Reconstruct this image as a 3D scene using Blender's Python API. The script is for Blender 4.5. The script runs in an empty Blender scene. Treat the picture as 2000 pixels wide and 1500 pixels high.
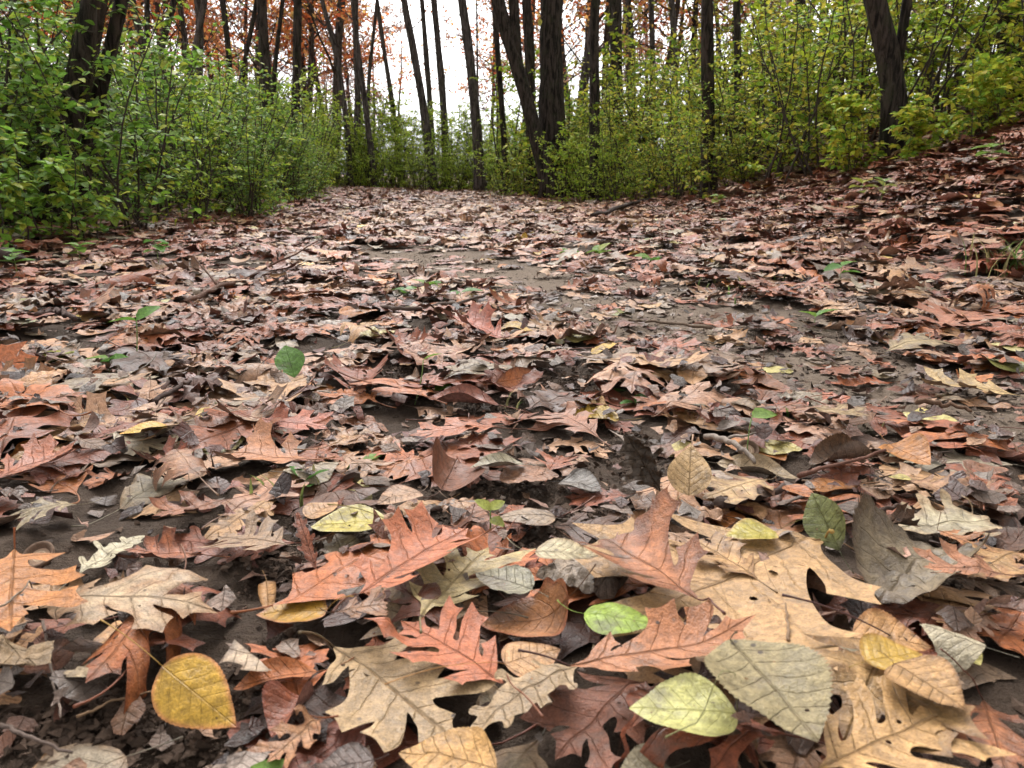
import bpy, math, random
import numpy as np
from mathutils import Vector, Matrix
from mathutils.geometry import delaunay_2d_cdt

random.seed(7); rng = np.random.default_rng(7)
SC = bpy.context.scene
COL = SC.collection

# ------------------------------------------------------------------ camera
CAM_H = 0.26; PITCH = math.radians(15.85); F = 1444.0
cam_d = bpy.data.cameras.new('camera'); cam = bpy.data.objects.new('camera', cam_d); COL.objects.link(cam)
cam.location = (0, 0, CAM_H); cam.rotation_euler = (math.pi / 2 - PITCH, 0, 0)
cam_d.sensor_width = 36; cam_d.lens = 36 * F / 2000; cam_d.clip_start = 0.01; cam_d.clip_end = 2000
cam_d.dof.use_dof = True; cam_d.dof.focus_distance = 0.85; cam_d.dof.aperture_fstop = 20
SC.camera = cam

# ------------------------------------------------------------------ world (overcast), sun, exposure
SUN_EL, SUN_AZ = math.radians(48), math.radians(-8)      # azimuth from +Y, towards +X
w = bpy.data.worlds.new('World'); SC.world = w; w.use_nodes = True
nt = w.node_tree; nt.nodes.clear()
sky = nt.nodes.new('ShaderNodeTexSky'); sky.sky_type = 'NISHITA'; sky.sun_disc = False
sky.sun_elevation = SUN_EL; sky.sun_rotation = SUN_AZ; sky.air_density = 1.0; sky.dust_density = 6.0; sky.ozone_density = 1.0
hs = nt.nodes.new('ShaderNodeHueSaturation'); hs.inputs['Saturation'].default_value = 0.0; hs.inputs['Value'].default_value = 1.0
bg = nt.nodes.new('ShaderNodeBackground'); bg.inputs['Strength'].default_value = 0.15
out = nt.nodes.new('ShaderNodeOutputWorld')
nt.links.new(sky.outputs[0], hs.inputs['Color']); nt.links.new(hs.outputs[0], bg.inputs[0]); nt.links.new(bg.outputs[0], out.inputs[0])
sun_d = bpy.data.lights.new('sun', 'SUN'); sun_d.energy = 0.6; sun_d.angle = math.radians(40); sun_d.color = (1.0, 0.97, 0.93)
sun = bpy.data.objects.new('sun', sun_d); COL.objects.link(sun)
sv = Vector((math.sin(SUN_AZ) * math.cos(SUN_EL), math.cos(SUN_AZ) * math.cos(SUN_EL), math.sin(SUN_EL)))
sun.rotation_euler = sv.to_track_quat('Z', 'Y').to_euler(); sun.location = (0, 0, 30)
vs = SC.view_settings; vs.view_transform = 'Standard'; vs.look = 'None'; vs.exposure = 1.40; vs.gamma = 1.0; vs.use_curve_mapping = False
SC.cycles.max_bounces = 5; SC.cycles.diffuse_bounces = 4; SC.cycles.use_adaptive_sampling = True; SC.cycles.adaptive_threshold = 0.03; SC.cycles.transmission_bounces = 4; SC.cycles.transparent_max_bounces = 4

# ------------------------------------------------------------------ helpers
def lin(r, g, b, k=1.0):
    f = lambda c: (c / 255 / 12.92 if c / 255 <= 0.04045 else ((c / 255 + 0.055) / 1.055) ** 2.4)
    return np.array((f(r), f(g), f(b))) * k

CP, SP = math.cos(PITCH), math.sin(PITCH)
def ray(px, py):
    a, b = (px - 1000) / F, (750 - py) / F
    return np.array((a, CP + b * SP, -SP + b * CP))
def at(px, py, Y):
    d = ray(px, py); return np.array((0, 0, CAM_H)) + d * (Y / d[1])
def project(P):
    P = np.atleast_2d(P); q = P - np.array((0, 0, CAM_H))
    dep = q[:, 1] * CP - q[:, 2] * SP; up = q[:, 1] * SP + q[:, 2] * CP
    dep = np.where(dep > 1e-4, dep, 1e-4)
    return 1000 + F * q[:, 0] / dep, 750 - F * up / dep, dep

_sw = [(rng.normal(size=2), rng.uniform(0, 6.28)) for _ in range(40)]
def wavy(x, y, freq, k0, n=5):
    s = 0
    for i in range(k0, k0 + n):
        d, p = _sw[i % 40]; d = d / np.hypot(*d)
        s = s + np.sin((x * d[0] + y * d[1]) * freq * (0.7 + 0.13 * ((i * 7) % 5)) + p)
    return s / n
def sstep(a, b, t):
    t = np.clip((t - a) / (b - a), 0, 1); return t * t * (3 - 2 * t)
def terrain(x, y):
    x = np.asarray(x, float); y = np.asarray(y, float)
    t = x - 1.12 - 0.05 * wavy(x, y, 1.6, 3)
    bank = 0.37 * 0.5 * (t + np.sqrt(t * t + 0.03)) - 0.37 * 0.03
    bank = 1.5 * np.tanh(bank / 1.5)
    bank = bank * sstep(0.4, 2.6, y) * (1 - 0.6 * sstep(9, 16, y))
    left = 0.05 * sstep(-1.0, -2.2, x)
    z = bank + left + 0.012 * wavy(x, y, 2.2, 0) * sstep(0.2, 3, y) + 0.006 * wavy(x, y, 9, 5) * (1 - sstep(6, 12, y))
    z = z + 0.008 * wavy(x, y, 34, 10) * (1 - sstep(2, 4, y)) + 0.005 * wavy(x, y, 90, 16) * (1 - sstep(1.2, 2.5, y))
    z = z + 0.002 * wavy(x, y, 240, 22) * (1 - sstep(0.9, 1.6, y))
    z = z + 0.04 * wavy(x, y, 0.5, 27) * sstep(14, 24, y)
    return z
def ground(px, py, dz=0.0):
    d = ray(px, py); P = np.array((0, 0, CAM_H)) + d * np.geomspace(.15, 60, 900)[:, None]
    hit = np.nonzero(P[:, 2] <= terrain(P[:, 0], P[:, 1]) + dz)[0]
    if len(hit) == 0: return P[-1]
    k = hit[0]; a, b = P[max(k - 1, 0)], P[k]
    P = a + (b - a) * np.linspace(0, 1, 12)[:, None]; hit = np.nonzero(P[:, 2] <= terrain(P[:, 0], P[:, 1]) + dz)[0]
    return P[hit[0]] if len(hit) else b

class MB:
    """collects triangles with colour and leaf coordinates, builds one mesh"""
    def __init__(s): s.v = []; s.f = []; s.c = []; s.u = []; s.n = 0
    def add(s, v, f, c=None, u=None):
        v = np.asarray(v, np.float32).reshape(-1, 3); f = np.asarray(f, np.int32).reshape(-1, 3)
        s.v.append(v); s.f.append(f + s.n); n = len(v); s.n += n
        c = np.asarray((1, 1, 1) if c is None else c, np.float32)
        s.c.append(np.broadcast_to(c, (n, 3)) if c.ndim == 1 else c)
        s.u.append(np.zeros((n, 2), np.float32) if u is None else np.asarray(u, np.float32))
    def tube(s, pts, rad, sides=6, c=None, cap=True, bump=0.0):
        pts = np.asarray(pts, float); n = len(pts); rad = np.broadcast_to(np.asarray(rad, float), (n,))
        tan = np.gradient(pts, axis=0); tan /= np.linalg.norm(tan, axis=1)[:, None] + 1e-12
        ref = np.array((0, 0, 1.0)) if abs(tan[:, 2]).mean() < 0.8 else np.array((1.0, 0, 0))
        a = np.cross(tan, ref); a /= np.linalg.norm(a, axis=1)[:, None] + 1e-12
        b = np.cross(tan, a)
        th = np.arange(sides) / sides * 2 * math.pi
        R = rad[:, None] * np.ones(sides)
        if bump: R = R * (1 + bump * rng.normal(size=R.shape))
        V = pts[:, None, :] + R[..., None] * (np.cos(th)[None, :, None] * a[:, None, :] + np.sin(th)[None, :, None] * b[:, None, :])
        i = np.arange(n - 1)[:, None] * sides; j = np.arange(sides)[None, :]; k = (j + 1) % sides
        q = np.stack([i + j, i + k, i + sides + k, i + sides + j], -1).reshape(-1, 4)
        f = np.concatenate([q[:, [0, 1, 2]], q[:, [0, 2, 3]]])
        V = V.reshape(-1, 3)
        if cap:
            V = np.concatenate([V, pts[:1], pts[-1:]]); c0 = n * sides; jj = np.arange(sides); kk = (jj + 1) % sides
            f = np.concatenate([f, np.stack([kk, jj, np.full(sides, c0)], 1), np.stack([(n - 1) * sides + jj, (n - 1) * sides + kk, np.full(sides, c0 + 1)], 1)])
        s.add(V, f, c)
    def mesh(s, name, smooth=True):
        me = bpy.data.meshes.new(name)
        v = np.concatenate(s.v); f = np.concatenate(s.f); c = np.concatenate(s.c); u = np.concatenate(s.u)
        me.vertices.add(len(v)); me.vertices.foreach_set('co', v.ravel())
        me.loops.add(f.size); me.loops.foreach_set('vertex_index', f.ravel())
        me.polygons.add(len(f)); me.polygons.foreach_set('loop_start', np.arange(0, f.size, 3, dtype=np.int32))
        me.polygons.foreach_set('use_smooth', np.full(len(f), smooth))
        ca = me.attributes.new('Col', 'FLOAT_COLOR', 'POINT')
        ca.data.foreach_set('color', np.concatenate([c, np.ones((len(c), 1), np.float32)], 1).astype(np.float32).ravel())
        ua = me.attributes.new('luv', 'FLOAT_VECTOR', 'POINT')
        ua.data.foreach_set('vector', np.concatenate([u, np.zeros((len(u), 1), np.float32)], 1).astype(np.float32).ravel())
        me.update(calc_edges=True); me.validate()
        return me
    def build(s, name, mat, parent=None, smooth=True):
        return obj(name, s.mesh(name, smooth), mat, parent)
def obj(name, me, mat=None, parent=None):
    if mat is not None and not me.materials: me.materials.append(mat)
    o = bpy.data.objects.new(name, me); COL.objects.link(o)
    if parent is not None: o.parent = parent
    return o
def tag(o, label=None, cat=None, group=None, kind=None):
    if label: o['label'] = label
    if cat: o['category'] = cat
    if group: o['group'] = group
    if kind: o['kind'] = kind
    return o
def empty(name, loc=(0, 0, 0)):
    o = bpy.data.objects.new(name, None); COL.objects.link(o); o.location = loc; o.empty_display_size = 0.1
    return o

# ------------------------------------------------------------------ materials
class NT:
    def __init__(s, name):
        s.m = bpy.data.materials.new(name); s.m.use_nodes = True; s.t = s.m.node_tree; s.t.nodes.clear()
        s.out = s.n('ShaderNodeOutputMaterial')
    def n(s, ty, **k):
        o = s.t.nodes.new(ty)
        for a, b in k.items(): setattr(o, a, b)
        return o
    def l(s, a, b): s.t.links.new(a, b)
    def val(s, sock, v):
        if hasattr(v, 'links') or isinstance(v, bpy.types.NodeSocket): s.l(v, sock)
        else: sock.default_value = v
    def math(s, op, a, b=0.0, c=None, clamp=False):
        o = s.n('ShaderNodeMath', operation=op, use_clamp=clamp); s.val(o.inputs[0], a); s.val(o.inputs[1], b)
        if c is not None: s.val(o.inputs[2], c)
        return o.outputs[0]
    def mix(s, f, a, b, mode='MIX'):
        o = s.n('ShaderNodeMix', data_type='RGBA', blend_type=mode); s.val(o.inputs[0], f)
        s.val(o.inputs[6], a if not isinstance(a, (tuple, list, np.ndarray)) else (*a, 1)); s.val(o.inputs[7], b if not isinstance(b, (tuple, list, np.ndarray)) else (*b, 1))
        return o.outputs[2]
    def noise(s, vec, scale, detail=3, rough=0.55, dist=0.0):
        o = s.n('ShaderNodeTexNoise'); o.inputs['Scale'].default_value = scale; o.inputs['Detail'].default_value = detail
        o.inputs['Roughness'].default_value = rough; o.inputs['Distortion'].default_value = dist
        if vec is not None: s.l(vec, o.inputs['Vector'])
        return o.outputs['Fac']
    def ramp(s, x, lo, hi, a=0.0, b=1.0):
        o = s.n('ShaderNodeMapRange'); o.interpolation_type = 'SMOOTHSTEP'
        s.val(o.inputs[0], x); o.inputs[1].default_value = lo; o.inputs[2].default_value = hi; o.inputs[3].default_value = a; o.inputs[4].default_value = b
        return o.outputs[0]

def leaf_material(name, transl, rough, spec, vein_mix, mott, spots, bump, under=.72):
    T = NT(name)
    pos = T.n('ShaderNodeNewGeometry'); P = pos.outputs['Position']
    at_ = T.n('ShaderNodeAttribute', attribute_name='Col'); uv = T.n('ShaderNodeAttribute', attribute_name='luv')
    sep = T.n('ShaderNodeSeparateXYZ'); T.l(uv.outputs['Vector'], sep.inputs[0]); u, v = sep.outputs[0], sep.outputs[1]
    n1 = T.noise(P, 38, 4, 0.6); n2 = T.noise(P, 210, 3, 0.6); n3 = T.noise(P, 900, 2, 0.6)
    av = T.math('ABSOLUTE', v)
    warp = T.math('MULTIPLY', T.math('SUBTRACT', n1, 0.5), 0.10)
    ph = T.math('ADD', T.math('SUBTRACT', u, T.math('MULTIPLY', av, 0.62)), warp)
    fr = T.math('PINGPONG', T.math('MULTIPLY', ph, 7.0), 0.5)
    lat = T.math('MULTIPLY', T.ramp(fr, 0.0, 0.05, 1, 0), T.ramp(av, 0.16, 0.34, 1, 0))
    mid = T.ramp(av, 0.0, 0.014, 1, 0)
    vein = T.math('MAXIMUM', mid, T.math('MULTIPLY', lat, 0.75))
    c = T.mix(1.0, at_.outputs['Color'], T.mix(n1, (1 - mott,) * 3, (1 + mott, 1 + mott * .9, 1 + mott * .8)), 'MULTIPLY')
    c = T.mix(1.0, c, T.mix(T.ramp(n2, .3, .7), (0.74, 0.72, 0.70), (1.24, 1.22, 1.20)), 'MULTIPLY')
    c = T.mix(1.0, c, T.mix(T.ramp(n3, .3, .7), (0.80, 0.80, 0.80), (1.18, 1.18, 1.18)), 'MULTIPLY')
    if spots:
        vo = T.n('ShaderNodeTexVoronoi'); vo.inputs['Scale'].default_value = 130; T.l(P, vo.inputs['Vector'])
        sp = T.math('MULTIPLY', T.ramp(vo.outputs['Distance'], 0.10, 0.22, 1, 0), T.ramp(T.noise(P, 22, 2), 0.56, 0.66))
        c = T.mix(T.math('MULTIPLY', sp, spots), c, (0.035, 0.022, 0.016))
        st = T.math('MULTIPLY', T.ramp(T.noise(P, 26, 4, 0.7), 0.54, 0.70), 0.6)
        c = T.mix(st, c, (0.10, 0.075, 0.06))
    c = T.mix(T.math('MULTIPLY', vein, vein_mix), c, T.mix(0.5, c, (0.10, 0.05, 0.03)))
    # the paler underside of a leaf
    hsv = T.n('ShaderNodeHueSaturation'); hsv.inputs['Saturation'].default_value = under; hsv.inputs['Value'].default_value = 1.12; T.l(c, hsv.inputs['Color'])
    c = T.mix(pos.outputs['Backfacing'], c, hsv.outputs[0])
    hgt = T.math('ADD', T.math('MULTIPLY', n2, 0.5), T.math('ADD', T.math('MULTIPLY', n3, 0.25), T.math('ADD', T.math('MULTIPLY', vein, -0.35), T.math('MULTIPLY', T.math('SINE', T.math('MULTIPLY', fr, 3.1416)), 0.09))))
    bm = T.n('ShaderNodeBump'); bm.inputs['Strength'].default_value = bump; bm.inputs['Distance'].default_value = 0.0024; T.l(hgt, bm.inputs['Height'])
    b = T.n('ShaderNodeBsdfPrincipled'); T.l(c, b.inputs['Base Color']); T.l(bm.outputs[0], b.inputs['Normal'])
    T.l(T.ramp(n1, 0.35, 0.65, rough - 0.14, rough + 0.16), b.inputs['Roughness']); b.inputs['Specular IOR Level'].default_value = spec
    if transl:
        tr = T.n('ShaderNodeBsdfTranslucent'); T.l(c, tr.inputs[0]); ms = T.n('ShaderNodeMixShader'); ms.inputs[0].default_value = transl
        T.l(b.outputs[0], ms.inputs[1]); T.l(tr.outputs[0], ms.inputs[2]); T.l(ms.outputs[0], T.out.inputs[0])
    else: T.l(b.outputs[0], T.out.inputs[0])
    return T.m
M_LEAF = leaf_material('dead_leaf', 0.0, 0.50, 0.34, 0.28, 0.5, 0.95, 1.0)
M_FRESH = leaf_material('fresh_leaf', 0.18, 0.45, 0.4, 0.10, 0.22, 0.6, 0.7)
M_SHRUB = leaf_material('shrub_leaf', 0.45, 0.5, 0.18, 0.0, 0.18, 0.0, 0.2, 1.0)

def plain_material(name, rough=0.8, spec=0.2, nscale=60, amt=0.3, bump=0.4, dist=0.002):
    T = NT(name); tc = T.n('ShaderNodeNewGeometry'); P = tc.outputs['Position']
    a = T.n('ShaderNodeAttribute', attribute_name='Col'); n1 = T.noise(P, nscale, 4, 0.65)
    c = T.mix(1.0, a.outputs['Color'], T.mix(n1, (1 - amt,) * 3, (1 + amt,) * 3), 'MULTIPLY')
    bm = T.n('ShaderNodeBump'); bm.inputs['Strength'].default_value = bump; bm.inputs['Distance'].default_value = dist; T.l(n1, bm.inputs['Height'])
    b = T.n('ShaderNodeBsdfPrincipled'); T.l(c, b.inputs['Base Color']); b.inputs['Roughness'].default_value = rough; b.inputs['Specular IOR Level'].default_value = spec
    T.l(bm.outputs[0], b.inputs['Normal']); T.l(b.outputs[0], T.out.inputs[0]); return T.m
M_STALK = plain_material('leaf_stalk', 0.55, 0.4, 300, 0.25, 0.3, 0.0005)
M_TWIG = plain_material('twig_bark', 0.85, 0.2, 220, 0.45, 0.8, 0.002)
M_SOILBIT = plain_material('soil_crumb', 0.95, 0.15, 260, 0.5, 0.9, 0.002)
def tree_leaf_material():
    T = NT('autumn_tree_leaf'); a = T.n('ShaderNodeAttribute', attribute_name='Col'); b = T.n('ShaderNodeBsdfDiffuse'); t = T.n('ShaderNodeBsdfTranslucent'); m = T.n('ShaderNodeMixShader'); m.inputs[0].default_value = .55
    T.l(a.outputs['Color'], b.inputs[0]); T.l(a.outputs['Color'], t.inputs[0]); T.l(b.outputs[0], m.inputs[1]); T.l(t.outputs[0], m.inputs[2]); T.l(m.outputs[0], T.out.inputs[0]); return T.m
M_TREELEAF = tree_leaf_material()

def bark_material(name, dark, light, moss):
    T = NT(name); tc = T.n('ShaderNodeTexCoord'); P = tc.outputs['Object']
    mp = T.n('ShaderNodeMapping'); mp.inputs['Scale'].default_value = (1, 1, 0.16); T.l(P, mp.inputs[0])
    f1 = T.noise(mp.outputs[0], 42, 5, 0.65, 0.6); f2 = T.noise(P, 9, 4, 0.6); f3 = T.noise(P, 170, 3, 0.6)
    fur = T.ramp(f1, 0.38, 0.62)
    c = T.mix(fur, dark, light)
    c = T.mix(T.math('MULTIPLY', T.ramp(f2, 0.52, 0.68), 0.55), c, moss)
    c = T.mix(1.0, c, T.mix(f3, (0.7,) * 3, (1.3,) * 3), 'MULTIPLY')
    bm = T.n('ShaderNodeBump'); bm.inputs['Strength'].default_value = 1.0; bm.inputs['Distance'].default_value = 0.02
    T.l(T.math('ADD', f1, T.math('MULTIPLY', f3, 0.15)), bm.inputs['Height'])
    b = T.n('ShaderNodeBsdfPrincipled'); T.l(c, b.inputs['Base Color']); b.inputs['Roughness'].default_value = 0.9; b.inputs['Specular IOR Level'].default_value = 0.15
    T.l(bm.outputs[0], b.inputs['Normal']); T.l(b.outputs[0], T.out.inputs[0]); return T.m
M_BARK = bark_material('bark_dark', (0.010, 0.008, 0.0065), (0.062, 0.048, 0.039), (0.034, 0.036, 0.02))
M_BARKG = bark_material('bark_grey_haze', (0.028, 0.023, 0.02), (0.12, 0.10, 0.09), (0.06, 0.055, 0.04))  # grey bark for far trunks, distance haze painted in as a paler tone

def soil_material():
    T = NT('soil'); g = T.n('ShaderNodeNewGeometry'); P = g.outputs['Position']
    a = T.n('ShaderNodeAttribute', attribute_name='Col')     # r: how trodden and dry; g: how far the litter takes over
    sp = T.n('ShaderNodeSeparateColor'); T.l(a.outputs['Color'], sp.inputs[0])
    n1 = T.noise(P, 14, 5, 0.65); n2 = T.noise(P, 120, 5, 0.7); n3 = T.noise(P, 520, 3, 0.65)
    wet = T.mix(n1, (0.026, 0.0175, 0.012), (0.095, 0.064, 0.044)); dry = T.mix(n1, (0.12, 0.088, 0.062), (0.26, 0.195, 0.145))
    c = T.mix(sp.outputs[0], wet, dry)
    c = T.mix(1.0, c, T.mix(n2, (0.55,) * 3, (1.45,) * 3), 'MULTIPLY')
    c = T.mix(1.0, c, T.mix(n3, (0.7,) * 3, (1.3,) * 3), 'MULTIPLY')
    lit = T.mix(T.noise(P, 9, 4, 0.7), (0.07, 0.035, 0.022), (0.26, 0.15, 0.10))
    c = T.mix(sp.outputs[1], c, lit)
    bm = T.n('ShaderNodeBump'); bm.inputs['Strength'].default_value = 1.0; bm.inputs['Distance'].default_value = 0.006
    T.l(T.math('ADD', n2, T.math('MULTIPLY', n3, 0.4)), bm.inputs['Height'])
    b = T.n('ShaderNodeBsdfPrincipled'); T.l(c, b.inputs['Base Color']); b.inputs['Roughness'].default_value = 0.88; b.inputs['Specular IOR Level'].default_value = 0.2
    T.l(bm.outputs[0], b.inputs['Normal']); T.l(b.outputs[0], T.out.inputs[0]); return T.m
M_SOIL = soil_material()

# ------------------------------------------------------------------ where soil shows: the trodden track and small dark patches
TRACK = np.array([ground(*p)[:2] for p in ((2300, 850), (2000, 800), (1780, 770), (1600, 715), (1420, 650), (1230, 590), (1050, 545), (900, 520), (800, 500))])
def track_d(x, y):
    x = np.asarray(x, float); y = np.asarray(y, float); best = np.full(np.broadcast(x, y).shape, 9.0)
    for a, b in zip(TRACK[:-1], TRACK[1:]):
        d = b - a; t = np.clip(((x - a[0]) * d[0] + (y - a[1]) * d[1]) / (d @ d), 0, 1)
        best = np.minimum(best, np.hypot(x - a[0] - t * d[0], y - a[1] - t * d[1]))
    return best
def trackness(x, y):
    wdt = 0.085 + 0.08 * sstep(0.6, 1.6, y); d = track_d(x, y) + 0.03 * wavy(x, y, 14, 30)
    return 1 - sstep(wdt * 0.7, wdt * 2.0, d)
PATCH = []
for (px, py, rx, ry) in ((960, 960, 120, 45), (1020, 1065, 75, 50), (905, 1175, 60, 25), (330, 1445, 230, 60), (150, 1400, 130, 60), (540, 1110, 90, 40), (1240, 900, 70, 60),
                         (840, 890, 70, 30), (780, 735, 70, 30), (1120, 745, 80, 25), (960, 800, 50, 25), (230, 800, 60, 25), (520, 1330, 60, 50), (640, 1130, 60, 40), (1180, 1010, 60, 25)):
    c = ground(px, py)[:2]; e = ground(px + rx, py)[:2]; k = ground(px, py - ry)[:2]
    PATCH.append((c, abs(e[0] - c[0]), abs(k[1] - c[1])))
def patchness(x, y):
    x = np.asarray(x, float); y = np.asarray(y, float); s = np.zeros(np.broadcast(x, y).shape)
    for c, a, b in PATCH:
        s = np.maximum(s, 1 - sstep(0.75, 1.25, np.hypot((x - c[0]) / a, (y - c[1]) / b)))
    return s

# ------------------------------------------------------------------ ground: one sheet to the horizon
def axis(lo, hi, c, dmin, gr):
    a = [c]
    while a[-1] < hi: a.append(a[-1] + max(dmin, gr * abs(a[-1] - c)))
    b = [c]
    while b[-1] > lo: b.append(b[-1] - max(dmin, gr * abs(b[-1] - c)))
    return np.array(b[:0:-1] + a)
gx = axis(-400, 400, 0.0, 0.010, 0.045); gy = axis(-60, 600, 0.45, 0.010, 0.045)
X, Y = np.meshgrid(gx, gy); Z = terrain(X, Y)
pt = patchness(X, Y)
Z = Z - 0.004 * pt
cl = np.stack([np.clip(trackness(X, Y), 0, 1) * (0.75 + 0.25 * wavy(X, Y, 30, 8)) + 0.15 * sstep(1.5, 4, Y), sstep(2.2, 6.5, np.hypot(X, Y)) * 0.9, np.zeros_like(X)], -1)
nx, ny = len(gx), len(gy)
i = np.arange(ny - 1)[:, None] * nx + np.arange(nx - 1)[None, :]
q = np.stack([i, i + 1, i + nx + 1, i + nx], -1).reshape(-1, 4)
mb = MB(); mb.add(np.stack([X, Y, Z], -1).reshape(-1, 3), np.concatenate([q[:, [0, 1, 2]], q[:, [0, 2, 3]]]), np.clip(cl.reshape(-1, 3), 0, 1))
g_o = mb.build('forest_ground', M_SOIL); tag(g_o, 'dark soil of the woodland path and rising bank', 'ground', kind='structure')

# ------------------------------------------------------------------ leaf outlines
def spline(keys, per=5):
    """keys: (x, y, corner). Catmull-Rom between corners."""
    P = np.array([k[:2] for k in keys], float); cor = [k[2] for k in keys]; outp = []
    for i in range(len(P) - 1):
        p1, p2 = P[i], P[i + 1]
        p0 = 2 * p1 - p2 if (cor[i] or i == 0) else P[i - 1]
        p3 = 2 * p2 - p1 if (cor[i + 1] or i + 2 >= len(P)) else P[i + 2]
        for t in np.arange(per) / per:
            outp.append(0.5 * (2 * p1 + (p2 - p0) * t + (2 * p0 - 5 * p1 + 4 * p2 - p3) * t * t + (3 * p1 - p0 - 3 * p2 + p3) * t ** 3))
    outp.append(P[-1]); return np.array(outp)
def red_oak_side(r, wide):
    keys = [(0, 0.004, 1), (0.05, 0.022, 0), (0.11, 0.05, 0)]; veins = []
    n = 3; us = np.array((.15, .36, .57)) + np.array([r.uniform(-.025, .025) for _ in range(n)]); prev = None
    for i, u0 in enumerate(us):
        th = math.radians((58, 52, 44)[i] + r.uniform(-6, 6)); R = wide * (.78, 1.12, 1.0)[i] * r.uniform(.88, 1.1) / math.sin(th); a = (math.cos(th), math.sin(th)); p = (-math.sin(th), math.cos(th))
        wl = r.uniform(.058, .076) * (.85, 1.1, 1.05)[i]; k1 = r.uniform(.66, .76); k2 = r.uniform(.64, .76)
        pts = [(.36, -wl * .95, 0), (.56, -wl * .95, 0), (k1, -wl * 1.6, 1), (k1 + .08, -wl * .75, 0), (1.0, 0, 1), (k2 + .10, wl * .7, 0), (k2, wl * 1.45, 1), (.54, wl * .85, 0), (.36, wl * .85, 0)]
        if r.random() < .35: pts = pts[:6] + pts[7:]
        if i == 0: pts = [(.40, -wl * .9, 0)] + pts[1:] if r.random() < .5 else [(.40, -wl * .9, 0)] + pts[4:]
        P = [(u0 + a[0] * q[0] * R - p[0] * -q[1], a[1] * q[0] * R + p[1] * -q[1] * -1, q[2]) for q in pts]
        P = [(u0 + a[0] * q[0] * R + math.sin(th) * q[1], a[1] * q[0] * R - math.cos(th) * q[1], q[2]) for q in pts]
        if prev is not None:
            sv_ = .075 + .05 * r.random() + .02 * (2 - i); keys.append(((prev[0] + P[0][0]) / 2 - .012, sv_, 0))
        keys += P; prev = P[-1]
        veins.append(((u0 - .02, 0), (u0 + a[0] * R * .5 - .01, a[1] * R * .5), (u0 + a[0] * R * .97, a[1] * R * .97)))
    keys += [(.775, .06 + .02 * r.random(), 0), (.82, .075, 0), (.885, .115 * r.uniform(.8, 1.2), 1), (.90, .06, 0), (.94, .035, 0), (1.0, 0.0, 1)]
    return keys, veins
def white_oak_side(r, wide):
    n = r.choice([3, 4]); keys = [(0, 0.004, 1), (0.08, 0.035, 0)]; veins = []
    us = np.linspace(0.22, 0.78, n)
    for i, u0 in enumerate(us):
        k = i / (n - 1); reach = wide * (0.55 + 0.5 * math.sin(math.pi * (0.15 + 0.75 * k))) * r.uniform(.85, 1.1); u0 += r.uniform(-.015, .015)
        keys += [(u0 - .03, reach * .55, 0), (u0 + .02, reach * .93, 0), (u0 + .065, reach, 0), (u0 + .085, reach * .85, 0), (u0 + .06, reach * .55, 0)]
        if i < n - 1: keys += [((u0 + us[i + 1]) / 2 + .025, wide * (.42 + .2 * r.random()), 0)]
        veins.append(((u0 - .06, 0), (u0, reach * .5), (u0 + .05, reach * .9)))
    keys += [(0.92, 0.075, 0), (0.975, 0.06, 0), (1.0, 0.0, 1)]
    return keys, veins
def ovate_outline(r, wide, p, teeth, amp):
    t = np.linspace(0, 1, teeth * 2 + 1); vv = wide * np.sin(math.pi * np.clip(t, 0, 1) ** p) ** 0.9
    tip = sstep(0.86, 1.0, t); vv = vv * (1 - 0.25 * tip * (1 - t) * 4)
    z = amp * np.where(np.arange(len(t)) % 2 == 1, 1, 0) * np.sin(math.pi * t)
    up = np.stack([t + z * .4, vv + z], 1); vv2 = vv * r.uniform(.9, 1.08); dn = np.stack([t + z * .4, -(vv2 + z)], 1)
    veins = []
    for u0 in np.linspace(.06, .72, 5 if teeth < 24 else 9):
        for s in (1, -1):
            u0 = u0 + r.uniform(-.03, .03)
            k = min(1, u0 + .20); m = wide * math.sin(math.pi * k ** p) ** .9
            veins.append(((u0, 0), (u0 + .10, s * m * .5), (u0 + .20, s * m * .88)))
    return np.concatenate([up[:-1], dn[:0:-1]]), veins
def frag_outline(r):
    n = r.randint(6, 9); a = np.sort(np.array([r.uniform(0, 6.28) for _ in range(n)])); P = np.stack([0.5 + 0.5 * np.cos(a) * np.array([r.uniform(.5, 1) for _ in a]), 0.38 * np.sin(a) * np.array([r.uniform(.5, 1) for _ in a])], 1)
    Q = []
    for i in range(n):
        p, q2 = P[i], P[(i + 1) % n]
        for t in (0, .33, .66): Q.append(p + (q2 - p) * t + np.array((r.uniform(-.02, .02), r.uniform(-.02, .02))) * (t > 0))
    return np.array(Q), [((0.1, 0), (.5, 0), (.9, 0))][:0]

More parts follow.
